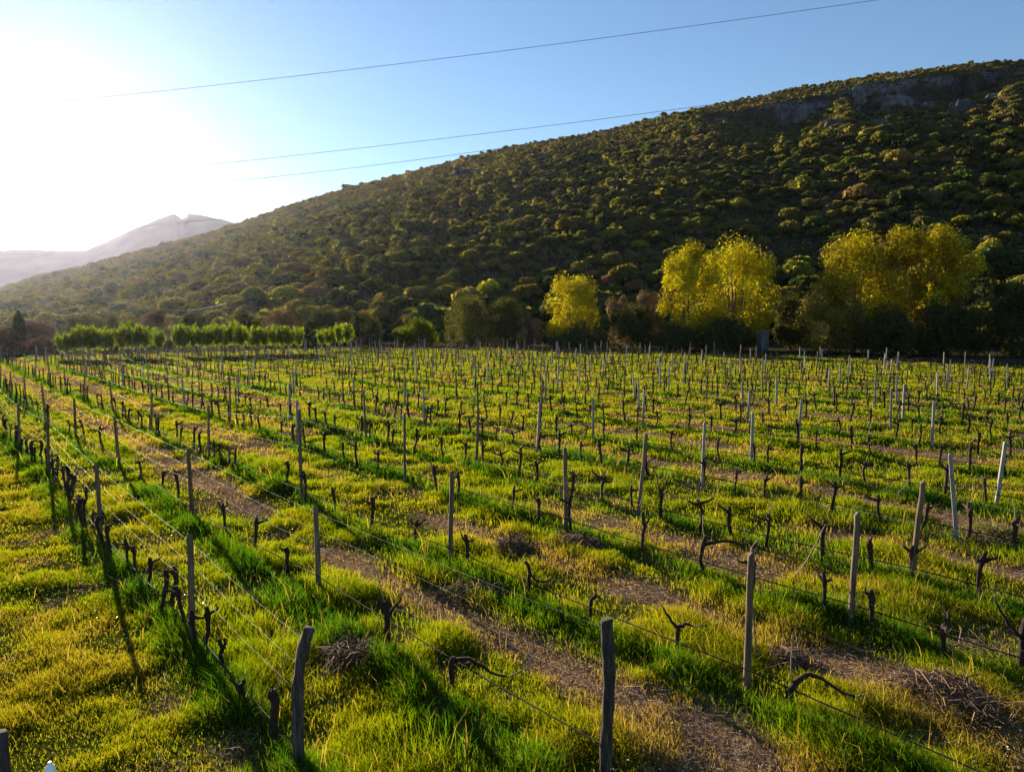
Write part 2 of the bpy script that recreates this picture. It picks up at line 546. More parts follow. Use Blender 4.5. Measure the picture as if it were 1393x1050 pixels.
def hill_pt(u, v):
    """v 0 foot .. 1 ridge .. 2 far side"""
    u = np.asarray(u, float); v = np.asarray(v, float)
    yf, yr = foot_Y(u), ridge_Y(u)
    Y = yf + (yr - yf) * v
    zr = CAMH + sil_elev(u) * yr
    vv = np.clip(v, 0, 1)
    z = zr * (.85 * vv + .15 * (1 - (1 - vv) ** 1.5))
    mk = sstep(.24, .36, u) * sstep(.60, .80, fbm(u * 9.0 + 3, u * 0, 63) + .35)
    vs = .80 + .05 * (fbm(u * 30.0, u * 0 + 2, 65) - .5) + .03 * (vn(u * 120.0, u * 0, 66) - .5)
    z = z * (1 - .095 * mk * (1 - sstep(vs - .018, vs + .018, vv)) * sstep(.3, .7, vv))
    X = u * Y
    bump = (fbm(X / 38.0, Y / 38.0, 51, 4) - 0.5) * 4.5 + (fbm(X / 9.0, Y / 9.0, 57, 2) - 0.5) * 2.0
    z = z + bump * sstep(0.0, 0.12, vv) * sstep(1.0, 0.8, v) * np.clip(zr / 45.0, 0.15, 1)
    z = np.where(v > 1, zr - (v - 1) ** 1.3 * (zr + 2), z)
    z = np.where(v < 0, v * 30, z)
    return np.stack([X, Y, z], -1)


VV = np.concatenate([[-0.02], np.linspace(0, .71, 130), np.linspace(.715, .89, 80), np.linspace(.895, 1, 32), np.linspace(1.03, 1.95, 14)])
HU, HV = np.meshgrid(UV, VV, indexing='ij')
HP = hill_pt(HU, HV)
HP[..., 2] = np.maximum(HP[..., 2], -0.85)
_, hpy, _ = project(HP)
uu_, vv_ = HU, HV
cliff = sstep(.26, .36, HU) * sstep(.74, .77, HV) * sstep(.86, .82, HV) * sstep(.42, .58, fbm(HP[..., 0] / 14, HP[..., 2] / 9, 67, 3))
och = sstep(0.82, 0.87, HV) * sstep(1.02, 0.9, HV * 0.95) * sstep(-0.2, 0.15, HU) * (0.4 + 0.6 * vn(HP[..., 0] / 25, HP[..., 1] / 25, 61))
a, b = HU.shape
idx = np.arange(a * b).reshape(a, b)
Q = np.stack([idx[:-1, :-1], idx[1:, :-1], idx[1:, 1:], idx[:-1, 1:]], -1).reshape(-1, 4)
hme = mesh_of('hill', HP.reshape(-1, 3), Q, None, hill_mat(), {'ochre': ('POINT', och.ravel()), 'cliff': ('POINT', cliff.ravel())}, True)
tag(link('hill', hme), 'long scrub covered hill rising behind the vineyard', None, None, 'structure')


def on_hill(px, py):
    d = ray(px, py); u = d[0] / d[1]; el = d[2] / d[1]
    v = np.linspace(0, 1, 600)
    P = hill_pt(np.full(600, u), v)
    e = (P[:, 2] - CAMH) / P[:, 1]
    k = np.argmax(e >= el) if (e >= el).any() else 599
    return P[k], v[k]


# far mountain
def mountain():
    prof = [(-900, 345), (-300, 336), (0, 341), (60, 340), (125, 341), (150, 330), (180, 316), (210, 304), (228, 297), (242, 292), (247, 291), (253, 297), (258, 298), (264, 291), (275, 292), (290, 295), (330, 304),
            (400, 318), (520, 345), (700, 390), (1000, 428), (1500, 430)]
    qx, qy = np.array(prof).T
    px = np.linspace(-900, 1500, 500)
    py = np.interp(px, qx, qy) + 1.6 * (fbm(px / 14.0, px * 0, 71) - 0.5)
    V = []
    nv = 26
    for j in range(nv):
        f = j / (nv - 1)
        Y = 1250 + 400 * min(f, .8) / .8 if f <= .8 else 1650 + (f - .8) / .2 * 160
        hf = (f / .8) ** 1.3 if f <= .8 else 1 - (f - .8) / .2 * 0.9
        u = (px - CX) / F
        y = -(py - CY) / F
        el = (-SP + y * CP) / (CP + y * SP)
        zt = CAMH + el * 1650
        Z = -0.8 + (zt + .8) * hf
        X = u * Y
        Z = Z + (fbm(X / 60., np.full_like(X, Y / 60.), 73) - .5) * 26 * hf * (1 - hf) * 2
        V.append(np.stack([X, np.full_like(X, Y), Z], -1))
    V = np.array(V); a, b = V.shape[:2]
    idx = np.arange(a * b).reshape(a, b)
    Q = np.stack([idx[:-1, :-1], idx[:-1, 1:], idx[1:, 1:], idx[1:, :-1]], -1).reshape(-1, 4)
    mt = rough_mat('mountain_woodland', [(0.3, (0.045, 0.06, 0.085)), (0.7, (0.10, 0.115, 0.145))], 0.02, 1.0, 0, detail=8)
    tag(link('mountain', mesh_of('mountain', V.reshape(-1, 3), Q, None, mt, None, True)), 'pale hazy mountain with a notched summit in the distance', None, None, 'structure')


mountain()

# ------------------------------------------------------------------ posts
def wood_post_mesh(seed, h=1.0):
    g = Geo()
    z = np.array([-0.25, 0, .18, .4, .65, .88, .985, 1.0])
    k = rng.normal(0, .006, (len(z), 2)); k[:2] = 0
    pts = np.column_stack([np.cumsum(k[:, 0]), np.cumsum(k[:, 1]), z])
    g.tube(pts, np.array([.052, .051, .049, .047, .046, .045, .044, .034]), 9, wob=.05)
    return g.mesh('trellis_post', M['wood'])


def concrete_post_mesh():
    g = Geo()
    w = .048
    for z0, z1 in ((-.25, .97),):
        V = []
        zs = [(-.25, w), (.97, w * .9), (1.0, w * .7)]
        for z, r in zs:
            c = r * .72
            V += [(-r, -c, z), (-c, -r, z), (c, -r, z), (r, -c, z), (r, c, z), (c, r, z), (-c, r, z), (-r, c, z)]
        Q = []
        for i in range(2):
            for j in range(8):
                Q.append((i * 8 + j, i * 8 + (j + 1) % 8, i * 8 + 8 + (j + 1) % 8, i * 8 + 8 + j))
        T = [(16, 16 + j, 17 + j) for j in range(1, 7)]
        g.add(V, Q, T)
    return g.mesh('concrete_post', M['concrete'])


def gnarled_post_mesh(pts, rad):
    g = Geo()
    pts = np.asarray(pts, float)
    m = 15
    f = np.linspace(0, 1, m); s = np.linspace(0, 1, len(pts))
    P = np.column_stack([np.interp(f, s, pts[:, i]) for i in range(3)])
    R = np.interp(f, s, rad) * (1 + rng.uniform(-.12, .14, m))
    g.tube(P, R, 11, wob=.13)
    return g.mesh('gnarled_post', M['gnarled'])


WOODM = [wood_post_mesh(i) for i in range(6)]
CONCM = [concrete_post_mesh()]
post_xyz = {}
GN = {0: None, 1: None, 2: None}
for r in sorted(rows):
    vis = 0
    post_xyz[r] = []
    for p, t, h, ex in rows[r]:
        x, y = w2(p, t); z = float(gz(x, y))
        hh = h if h else 1.72 + rng.uniform(-.12, .16)
        hh = min(max(hh, 1.25), 2.5)
        post_xyz[r].append((x, y, z, hh))
        px, py, dep = project([x, y, z + hh]); qx, qy, _ = project([x, y, z])
        if dep < 2 or px < -34 or px > 1405 or py > 1052 or dep < 2:
            continue
        vis += 1
        first = ex and r <= 2 and t == min(e[1] for e in rows[r])
        if first:
            if r == 1:
                me = gnarled_post_mesh([(-.02, 0, -.2), (-.03, 0, 0), (-.03, 0, .5), (-.02, 0, 1.0), (.02, .02, 1.35), (.10, .02, hh - .05), (.115, .02, hh)], [.07, .068, .064, .062, .066, .062, .052])
                lb = 'dark gnarled end post leaning at its head, beside the tangled mound of brown cuttings'
            elif r == 2:
                me = gnarled_post_mesh([(0, 0, -.2), (0, 0, 0), (.015, 0, .5), (.035, 0, 1.0), (.02, .02, 1.35), (.0, .02, hh - .05), (.0, .02, hh)], [.062, .06, .064, .07, .07, .068, .064])
                lb = 'thick grey bark covered end post at the bottom edge, furthest right of the gnarled ones'
            else:
                me = gnarled_post_mesh([(0, 0, -.2), (0, 0, 0), (.0, 0, .5), (.0, 0, hh)], [.07, .068, .064, .06])
                lb = 'dark gnarled post cut off by the bottom left corner'
            o = link('gnarled_post', me, None, (x, y, z))
            tag(o, lb, 'post', 'gnarled end posts')
            continue
        if r <= 3: conc = False
        elif r <= 8: conc = (r, int(ex)) in ((6, 1), (7, 1), (8, 1)) or (not ex and rng.random() < .5)
        else: conc = rng.random() < .8
        o = link('concrete_post' if conc else 'trellis_post', CONCM[0] if conc else WOODM[int(rng.integers(6))], None, (x, y, z))
        thick = 1.0 if not conc else 0.95
        o.scale = (thick * rng.uniform(.9, 1.1), thick * rng.uniform(.9, 1.1), hh)
        lean = .035 if r <= 8 else .03
        o.rotation_euler = (rng.normal(0, lean), rng.normal(0, lean) + (.05 if ex and px > 1100 else 0), rng.uniform(0, 6.28))
        o['row'] = r
        tag(o, f"{'pale concrete' if conc else 'brown wooden'} trellis post, {ordw(vis)} from near end, {ordw(r)} vine row from the left", 'post', 'trellis posts of the vineyard')

# ------------------------------------------------------------------ wires and hoses
wirecount = 0


def strand(r, hfrac, sag, rad, name, mat, label, group, side=0.0, absolute=None, cat='wire'):
    P = post_xyz[r]
    pts = []
    for i, (x, y, z, h) in enumerate(P):
        hh = absolute if absolute is not None else h * hfrac
        nx = RN * side
        cur = np.array([x + nx[0], y + nx[1], z + hh + rng.uniform(-.02, .02)])
        if i:
            prev = pts[-1]
            for f in (.25, .5, .75):
                m = prev * (1 - f) + cur * f
                m = m.copy(); m[2] -= sag * 4 * f * (1 - f) * rng.uniform(.6, 1.3); pts.append(m)
        pts.append(cur)
    g = Geo(); g.tube(np.array(pts), rad, 4, cap=False)
    o = link(name, g.mesh(name, mat))
    tag(o, label, cat, group)


for r in range(1, 13):
    nm = f'of the {ordw(r)} vine row from the left'
    if r <= 2:
        hs = [(.93, 'topmost'), (.72, 'middle'), (.52, 'lowest')]
    elif r <= 5:
        hs = [(.90, 'upper'), (.6, 'lower')]
    else:
        hs = [(.7, 'single')]
    for f, w in hs:
        strand(r, f, .03, .0014 if r <= 3 else .0016, 'trellis_wire', M['wire'], f'{w} thin steel trellis wire {nm}', 'trellis wires', side=.05)
    if r <= 9:
        strand(r, 0, .05, .011, 'drip_hose', M['hose'], f'black drip hose slung low {nm}', 'drip hoses', side=-.05, absolute=.34, cat='hose')

# ------------------------------------------------------------------ grapevines
def vine_parts(kind, seed):
    """(trunk mesh, [arm mesh], [cane mesh])"""
    g = np.random.default_rng(seed)
    H = g.uniform(.6, .78)
    m = 7
    f = np.linspace(0, 1, m)
    bend = g.normal(0, .05, 2)
    P = np.column_stack([bend[0] * np.sin(f * 3.0) + np.cumsum(g.normal(0, .012, m)), bend[1] * np.sin(f * 2.4) + np.cumsum(g.normal(0, .012, m)), -0.06 + f * (H + .06)])
    R = np.array([.050, .040, .036, .034, .038, .047, .030]) * g.uniform(.8, 1.15)
    T = Geo(); T.tube(P, R, 7, wob=.15)
    head = P[-2]
    arms, canes = [], []
    na = {0: 1, 1: 2, 2: 2, 3: 1}[kind]
    for i in range(na):
        A = Geo()
        az = (0 if i == 0 else math.pi) + g.normal(0, .7)
        L = g.uniform(.14, .32) if kind != 3 else g.uniform(.55, .85)
        q = np.linspace(0, 1, 5)
        rise = g.uniform(.0, .16) if kind != 3 else -.12
        X = head[0] + math.cos(az) * L * q + g.normal(0, .012, 5); Y = head[1] + math.sin(az) * L * q + g.normal(0, .012, 5)
        Z = head[2] - .01 + rise * q + (.06 * np.sin(q * 3) if kind == 3 else 0) + g.normal(0, .008, 5)
        A.tube(np.column_stack([X, Y, Z]), np.array([.036, .03, .025, .021, .016]), 5, wob=.15)
        for s in range(int(g.integers(1, 4))):      # pruned spurs
            b = np.array([X[-1 - s % 3], Y[-1 - s % 3], Z[-1 - s % 3]])
            e = b + np.array([g.normal(0, .04), g.normal(0, .04), g.uniform(.05, .12)])
            A.tube([b, (b + e) / 2 + g.normal(0, .008, 3), e], [.012, .009, .007], 4)
        arms.append(A.mesh('arm', M['vinebark'], True))
    for i in range(int(g.integers(0, 3)) if kind != 2 else 2):
        K = Geo()
        az = g.uniform(0, 6.28); L = g.uniform(.25, .6)
        q = np.linspace(0, 1, 6)
        dr = g.uniform(.12, .35)
        K.tube(np.column_stack([head[0] + math.cos(az) * dr * q ** 1.3 + g.normal(0, .008, 6), head[1] + math.sin(az) * dr * q ** 1.3, head[2] + L * q]), np.linspace(.007, .003, 6), 4)
        canes.append(K.mesh('cane', M['cane'], True))
    return T.mesh('trunk', M['vinebark'], True), arms, canes


VK = [vine_parts(i % 4 if i % 4 != 3 else (3 if i == 7 else 0), 100 + i) for i in range(12)]
vine_pos = []
VEX = {2: [(115, 592), (140, 612), (190, 652), (220, 670), (243, 682), (305, 724), (347, 752), (392, 785)],
       3: [(322, 642), (387, 668), (416, 684), (457, 697), (505, 722), (567, 747), (632, 778)]}
SPEC = [(525, 888, 2), (615, 938, 2), (718, 815, 3), (805, 848, 3), (925, 897, 3), (1074, 970, 3), (1388, 915, 4), (370, 1005, 1), (298, 915, 1), (325, 968, 1), (875, 757, 4)]
for r in range(1, NR + 1):
    t0 = min(e[1] for e in rows[r]) - 3 if r > 3 else min(e[1] for e in rows[r]) + .6
    sp = .6 if r == 1 else 1.14 if r <= 4 else 1.0
    have = []
    for bx, by in VEX.get(r, []):
        g2 = flat(bx, by); p, t = pt_of(g2); have.append(t); vine_pos.append((r, p, t))
    lo = min(have) if have else None; hi = max(have) if have else None
    spt = [pt_of(flat(bx, by))[1] for bx, by, rr in SPEC if rr == r]
    t = t0
    while t < TEND:
        tt = t + rng.normal(0, .13)
        ok = rng.random() > (.1 if r == 1 else .14)
        if have and lo - .6 < tt < hi + .6: ok = False
        if any(abs(tt - s) < .75 for s in spt): ok = False
        if have and tt < lo: ok = False
        pa = float(row_p(r, tt))
        if ok:
            vine_pos.append((r, pa + rng.normal(0, .07), tt))
        t += sp
vp = []
for r, p, t in vine_pos:
    x, y = w2(p, t); z = float(gz(x, y))
    px, py, dep = project([x, y, z + .4])
    if -10 < px < 1403 and py < 1062 and dep > 2:
        vp.append((dep, r, t, x, y, z))
vp.sort()
ROOM = 286
near, far_ = vp[:ROOM], vp[ROOM:]
near.sort(key=lambda e: (e[1], e[2]))
# count of posts before each vine makes its label
proto = {}


def vine_label(r, t, k):
    nm = 'in the vine row at the near left edge' if r == 1 else f'in the {ordw(r)} row from the left'
    return nm


cnt = {}
spt_all = {}
for bx, by, rr in SPEC:
    spt_all.setdefault(rr, []).append(pt_of(flat(bx, by))[1])
for dep, r, t, x, y, z in near:
    k = int(rng.integers(len(VK)))
    while r == 1 and (len(VK[k][1]) > 1 or k == 7) or (k == 7 and rng.random() < .6): k = int(rng.integers(len(VK)))
    if k not in proto:
        e = empty('grapevine'); T, A, K = VK[k]
        link('trunk', T, e)
        for m_ in A: link('arm', m_, e)
        for m_ in K: link('cane', m_, e)
        proto[k] = e; o = e
    else:
        o = copy_tree(proto[k])
    o.location = (x, y, z)
    o.rotation_euler = (rng.normal(0, .06), rng.normal(0, .06), math.atan2(RD[1], RD[0]) + rng.normal(0, .35) + (math.pi if rng.random() < .5 else 0))
    s = rng.uniform(.9, 1.2) * (1.08 if r > 3 else .92 if r == 1 else .95); o.scale = (s, s, s * rng.uniform(.92, 1.12))
    cnt[r] = cnt.get(r, 0) + 1
    nar, nca = len(VK[k][1]), len(VK[k][2])
    desc = ('single armed' if nar == 1 else 'forked') + (' bare' if nca == 0 else ' whiskered')
    rank = cnt[r] + sum(1 for q in spt_all.get(r, []) if q < t)
    tag(o, f"{desc} grapevine, {ordw(rank)} from near end, {ordw(r)} vine row from the left", 'grapevine', 'pruned grapevines in rows')

# the rest of the vines: one mass
g = Geo()
for dep, r, t, x, y, z in far_:
    H = rng.uniform(.68, .95)
    b = rng.normal(0, .05, 2)
    base = np.array([x, y, z])
    g.tube(base + np.array([[0, 0, -.05], [b[0], b[1], H * .5], [b[0] * .3, b[1] * .3, H]]), [.055, .045, .042], 4, cap=False)
    for s in (-1, 1):
        if rng.random() < .75:
            L = rng.uniform(.15, .4)
            top = base + np.array([b[0] * .3, b[1] * .3, H])
            e = top + np.array([RD[0] * L * s + rng.normal(0, .08), RD[1] * L * s + rng.normal(0, .08), rng.uniform(0, .25)])
            g.tube([top, (top + e) / 2 + np.array([0, 0, .03]), e], [.028, .022, .012], 3, cap=False)
o = link('distant_vines', g.mesh('distant_vines', M['vinebark']))
tag(o, 'mass of small bare vine stems in the far rows', 'vines', None, 'stuff')

# vines of the foreground with a shape of their own: image points at the depth of their foot
def plane_pt(px, py, dep_ref, dy=0.0):
    d = ray(px, py); dep = d[1] * CP - d[2] * SP
    k = (dep_ref + dy) / dep
    return np.array([0, 0, CAMH]) + d * k


SV = [
    ('upright forked stump with thin broken twigs beside the round heap of brown cuttings', [(527, 895), (526, 870), (527, 845), (522, 822)], (.045, .04, .045, .035),
     [[(524, 845), (535, 830), (545, 818)], [(522, 835), (514, 825), (516, 818)]], [[(522, 822), (516, 795), (507, 768)], [(535, 832), (556, 838), (580, 850)]]),
    ('low stump trailing one long arm that curls up pale at its end', [(615, 940), (614, 925), (616, 898)], (.04, .038, .042),
     [[(616, 902), (635, 900), (652, 908), (668, 920), (690, 925)]], [[(690, 925), (705, 922), (718, 905), (732, 888), (744, 883)]]),
    ('black stump with one thick arm bent low to the right in brown cuttings', [(717, 818), (719, 800), (721, 782), (715, 768)], (.04, .036, .036, .028),
     [[(720, 784), (730, 795), (741, 797), (752, 790)]], [[(741, 797), (750, 795), (766, 792)]]),
    ('short hooked stump just behind the thick bark covered end post', [(803, 850), (802, 835), (804, 820), (812, 812)], (.034, .03, .032, .034), [[(806, 818), (813, 813), (817, 818)]], [[(812, 815), (820, 810)]]),
    ('stump with a tall arm bent backward, beside the tall brown post', [(927, 897), (921, 875), (922, 853)], (.04, .036, .04), [[(922, 855), (915, 848), (908, 838), (902, 828)], [(923, 853), (933, 850), (944, 853)]], [[(902, 828), (897, 824), (893, 828)], [(944, 853), (960, 850)]]),
    ('arched stump with a long arm drooping towards the hose, lowest in its row', [(1071, 972), (1073, 950), (1084, 932), (1098, 924)], (.05, .045, .042, .036), [[(1098, 924), (1115, 928), (1130, 940), (1150, 952), (1164, 955)]], [[(1164, 955), (1172, 952), (1180, 951)], [(1077, 938), (1076, 905), (1078, 870)]]),
    ('stout vine with a second thin leg, cut by the right edge', [(1388, 918), (1390, 890), (1392, 865), (1396, 845)], (.06, .052, .05, .045), [[(1390, 872), (1375, 855), (1362, 838), (1354, 820)]], [[(1354, 820), (1350, 800)]]),
    ('short dark stump beside the leaning gnarled post', [(371, 1008), (370, 985), (374, 945), (372, 937)], (.045, .042, .05, .035), [[(373, 950), (366, 942), (369, 935)]], [[(376, 940), (382, 915), (386, 888)]]),
    ('stub with a frayed pale top at the foot of the tall post', [(298, 918), (300, 900), (302, 880), (298, 868)], (.035, .03, .03, .03), [[(301, 885), (306, 875), (305, 866)]], [[(299, 872), (294, 862)]]),
    ('crooked stub with a pale cut twig, between tall post and gnarled post', [(328, 972), (329, 955), (328, 935), (331, 925)], (.032, .03, .032, .026), [[(328, 940), (320, 930), (314, 924)]], [[(331, 925), (338, 912)]]),
    ('tall knobbly vine with a split head in front of the slanting post', [(874, 757), (873, 735), (876, 718), (874, 700)], (.042, .036, .04, .03), [[(876, 718), (884, 708), (887, 703)]], [[(874, 700), (870, 690), (874, 680)]]),
]
for lb, tr, rad, arms, canes in SV:
    g2 = flat(*tr[0]); z = float(gz(*g2)); dref = project([g2[0], g2[1], 0])[2]
    base = np.array([g2[0], g2[1], z])
    e = empty('grapevine', base)

    def conv(L, dyamp):
        dy = rng.uniform(-dyamp, dyamp)
        return np.array([plane_pt(px, py, dref, dy * i / max(1, len(L) - 1)) - np.array([g2[0], g2[1], 0]) for i, (px, py) in enumerate(L)])

    def dens(P, R, n):
        f = np.linspace(0, 1, n); s = np.linspace(0, 1, len(P)); R = np.broadcast_to(R, (len(P),)) if np.ndim(R) == 0 else R
        return np.column_stack([np.interp(f, s, P[:, i]) for i in range(3)]) + rng.normal(0, .007, (n, 3)), np.interp(f, s, R)
    P, R = dens(conv(tr, .03), rad, 9); P[0, 2] = -.08
    T = Geo(); T.tube(P, R, 8, wob=.16)
    link('trunk', T.mesh('trunk', M['vinebark'], True), e)
    for L in arms:
        P, R = dens(conv(L, .12), np.linspace(.03, .014, len(L)), 8)
        A = Geo(); A.tube(P, R, 6, wob=.2); link('arm', A.mesh('arm', M['vinebark'], True), e)
    for L in canes:
        P, R = dens(conv(L, .1), np.linspace(.012, .005, len(L)), 7)
        A = Geo(); A.tube(P, R, 5); link('cane', A.mesh('cane', M['cane'], True), e)
    tag(e, lb, 'grapevine', 'shaped foreground grapevines')

# loose pale canes sticking out over the rows
for lb, L in [('long pale cane slanting across the grass beside the split wooden post', [(1211, 698), (1222, 672), (1238, 652), (1256, 625)]),
              ('forked pale cane rising from brown cuttings below the concrete post', [(1072, 790), (1098, 765), (1112, 735), (1123, 712)]),
              ('short pale whip leaning over the tall brown post', [(1018, 756), (1024, 742), (1033, 730)])]:
    b = flat(*L[0]); dref = project([b[0], b[1], 0])[2]
    P = np.array([plane_pt(px, py, dref, -.25 * i) for i, (px, py) in enumerate(L)])
    if 'whip' in lb:
        q = rows[3]; b = flat(1015, 945); dref = project([b[0], b[1], 0])[2] + .3
        b2 = flat(1030, 905); dref = project([b2[0], b2[1], 0])[2]
        P = np.array([[*b2, 0.0]] + [plane_pt(px, py, dref, 0) for px, py in L])
    f = np.linspace(0, 1, 9); s = np.linspace(0, 1, len(P))
    P = np.column_stack([np.interp(f, s, P[:, i]) for i in range(3)]) + rng.normal(0, .008, (9, 3))
    A = Geo(); A.tube(P, np.linspace(.013, .006, 9), 5)
    tag(link('loose_cane', A.mesh('loose_cane', M['cane'], True)), lb, 'cane', 'loose canes')

# ------------------------------------------------------------------ brush heaps
def heap(px, py, w, h, n, lb):
    b = flat(px, py); z = float(gz(*b))
    g = Geo()
    ell = w
    for i in range(n):
        a = rng.uniform(0, 6.28); rr = math.sqrt(rng.uniform(0, 1))
        c = np.array([math.cos(a) * rr * ell * .5, math.sin(a) * rr * ell * .38, 0])
        zz = h * (1 - rr ** 2) * rng.uniform(.15, 1)
        d = unit(np.array([rng.normal(), rng.normal(), rng.normal() * .35]))
        L = min(.55, math.exp(rng.normal(-1.9, .55)))
        if rr > .55 and vn(math.cos(a) * 2.2 + px, math.sin(a) * 2.2, 7) < .5: continue
        tk = rng.uniform(.5, 1.6)
        p0 = c + np.array([0, 0, zz]) - d * L; p1 = c + np.array([0, 0, zz]) + d * L
        mid = (p0 + p1) / 2 + rng.normal(0, .05, 3)
        p0[2] = max(p0[2], .0); p1[2] = max(p1[2], .0)
        g.tube([p0, mid, p1], [.006 * tk, .0065 * tk, .003], 3, cap=False)
    o = link('brush_heap', g.mesh('brush_heap', M['brush']), None, (b[0], b[1], z))
    tag(o, lb, 'brush heap', 'heaps of vine cuttings')


heap(485, 905, 1.35, .30, 1000, 'tangled mound of brown cuttings just right of the leaning gnarled post')
heap(695, 752, 1.1, .35, 600, 'round heap of grey twigs beyond the black stump with the low arm')
heap(780, 745, 1.4, .22, 500, 'flat spread of dull cuttings near the wooden post in the middle of the field')
heap(1075, 905, .8, .22, 400, 'small dark pile of twigs right of the tall brown post')
heap(1275, 952, 1.3, .22, 500, 'broken twigs with pale sticks in the grass near the lower right corner')
heap(1325, 980, .8, .2, 300, 'little stick pile with an arched branch at the lower right')
heap(1345, 735, 1.9, .35, 700, 'golden brown heap of dead grass beside the leaning concrete post')
heap(1330, 895, 1.3, .2, 400, 'low grey windrow of cuttings beside the stout vine')
heap(640, 815, 1.4, .18, 500, 'reddish layer of leaves and twigs below the square wooden post')

# ------------------------------------------------------------------ grass
def grass_layer():
    n = 1300000
    # depth density falls like 1/d
    d0, d1 = 6.6, 118.0
    y = d0 * (d1 / d0) ** (rng.uniform(0, 1, n) ** 0.92)
    x = y * rng.uniform(-.80, .80, n)
    extra = rng.random(n)
    p = x * RN[0] + y * RN[1]; t = x * RD[0] + y * RD[1]
    ok = (t < TEND + 5) & (p < ROWP[NR] + 6)
    dry = dryness(p, t)
    clump = fbm(x / 0.9, y / 0.9, 81)
    lush = fbm(x / 4.0, y / 4.0, 83)
    left = sstep(pc[0] + .1, pc[0] - .8, p)
    keep = (0.15 + 1.3 * sstep(.3, .7, clump)) * (1 - 0.8 * dry) * (1 - .34 * left)
    ok &= extra < keep
    x, y, p, t, dry, clump, lush, left = [a_[ok] for a_ in (x, y, p, t, dry, clump, lush, left)]
    n = len(x)
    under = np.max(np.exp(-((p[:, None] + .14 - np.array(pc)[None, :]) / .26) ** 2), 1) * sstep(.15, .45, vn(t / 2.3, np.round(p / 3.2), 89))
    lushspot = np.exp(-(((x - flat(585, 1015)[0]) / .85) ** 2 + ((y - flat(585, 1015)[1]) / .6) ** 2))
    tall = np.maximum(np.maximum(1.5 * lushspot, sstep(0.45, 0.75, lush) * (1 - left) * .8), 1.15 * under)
    hgt = (0.04 + 0.09 * rng.random(n) + 0.27 * tall * rng.random(n) + .16 * sstep(.4, .8, clump)) * (1 - .25 * left) * (1 - .35 * sstep(.25, .7, dry))
    stem = rng.random(n) < .005
    hgt = np.where(stem, hgt * 1.6 + .12, hgt)
    lod = np.clip(y / 11.0, 0.8, 5.5)
    wid = 0.0048 * lod * rng.uniform(.7, 1.4, n)
    az = rng.uniform(0, 2 * np.pi, n)
    lean = rng.uniform(.05, .75, n) * hgt
    lx, ly = np.cos(az) * lean, np.sin(az) * lean
    wa = rng.uniform(0, np.pi, n)
    wx, wy = np.cos(wa) * wid, np.sin(wa) * wid
    z = gz(x, y) - .015
    base = np.stack([x, y, z], -1)
    W = np.stack([wx, wy, np.zeros(n)], -1)
    mid = base + np.stack([lx * .35, ly * .35, hgt * .6], -1)
    tip = base + np.stack([lx, ly, hgt * rng.uniform(.75, 1.0, n)], -1)
    V = np.stack([base - W, base + W, mid + W * .8, mid - W * .8, tip], 1).reshape(-1, 3)
    i = np.arange(n) * 5
    Q = np.stack([i, i + 1, i + 2, i + 3], -1); T = np.stack([i + 3, i + 2, i + 4], -1)
    rowd = np.min(np.abs(p[:, None] + .25 - np.array(pc)[None, :]), 1)  # lusher green by the rows, deepened to paint in their shadow band
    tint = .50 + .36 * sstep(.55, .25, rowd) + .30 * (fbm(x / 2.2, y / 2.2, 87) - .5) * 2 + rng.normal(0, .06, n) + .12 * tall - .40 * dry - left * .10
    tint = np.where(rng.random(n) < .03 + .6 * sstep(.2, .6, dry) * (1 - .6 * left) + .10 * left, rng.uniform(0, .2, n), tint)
    tint = np.where(stem, rng.uniform(0, .15, n), tint)
    tint = np.clip(tint, 0, 1)
    tt = np.concatenate([tint, tint])
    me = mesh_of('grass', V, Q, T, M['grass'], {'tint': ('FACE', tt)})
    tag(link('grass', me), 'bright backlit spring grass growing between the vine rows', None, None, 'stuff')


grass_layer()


def clover_layer():
    """broad little leaves low in the sward"""
    n = 110000
    d0, d1 = 6.6, 60.0
    y = d0 * (d1 / d0) ** (rng.uniform(0, 1, n) ** .95)
    x = y * rng.uniform(-.80, .80, n)
    p = x * RN[0] + y * RN[1]; t = x * RD[0] + y * RD[1]
    left = sstep(pc[0] + .3, pc[0] - .8, p)
    dry = dryness(p, t)
    clump = fbm(x / 1.3, y / 1.3, 91)
    ok = (rng.random(n) < (.25 + .75 * left) * (.3 + 1.1 * clump) * (1 - .6 * dry)) & (t < TEND)
    x, y, left, dry, clump = [a_[ok] for a_ in (x, y, left, dry, clump)]
    n = len(x)
    lod = np.clip(y / 13.0, .7, 3.5)
    C = np.stack([x, y, gz(x, y) + rng.uniform(.0, .09, n) * (.5 + clump)], -1)
    Nn = np.stack([rng.normal(0, .55, n), rng.normal(0, .55, n), np.full(n, 1.0)], -1)
    s = .013 * lod * rng.uniform(.6, 1.5, n)
    V, Q = cards(C, Nn, s, s * 1.3)
    tint = np.clip(.62 + .5 * (fbm(x / 1.8, y / 1.8, 95) - .5) * 2 + rng.normal(0, .13, n) - .20 * left, 0, 1)
    tint = np.where(rng.random(n) < .12 * left, rng.uniform(.05, .25, n), tint)
    tag(link('clover', mesh_of('clover', V, Q, None, M['grass'], {'tint': ('FACE', tint)})), 'low clover and weeds spread through the sward', None, None, 'stuff')


clover_layer()


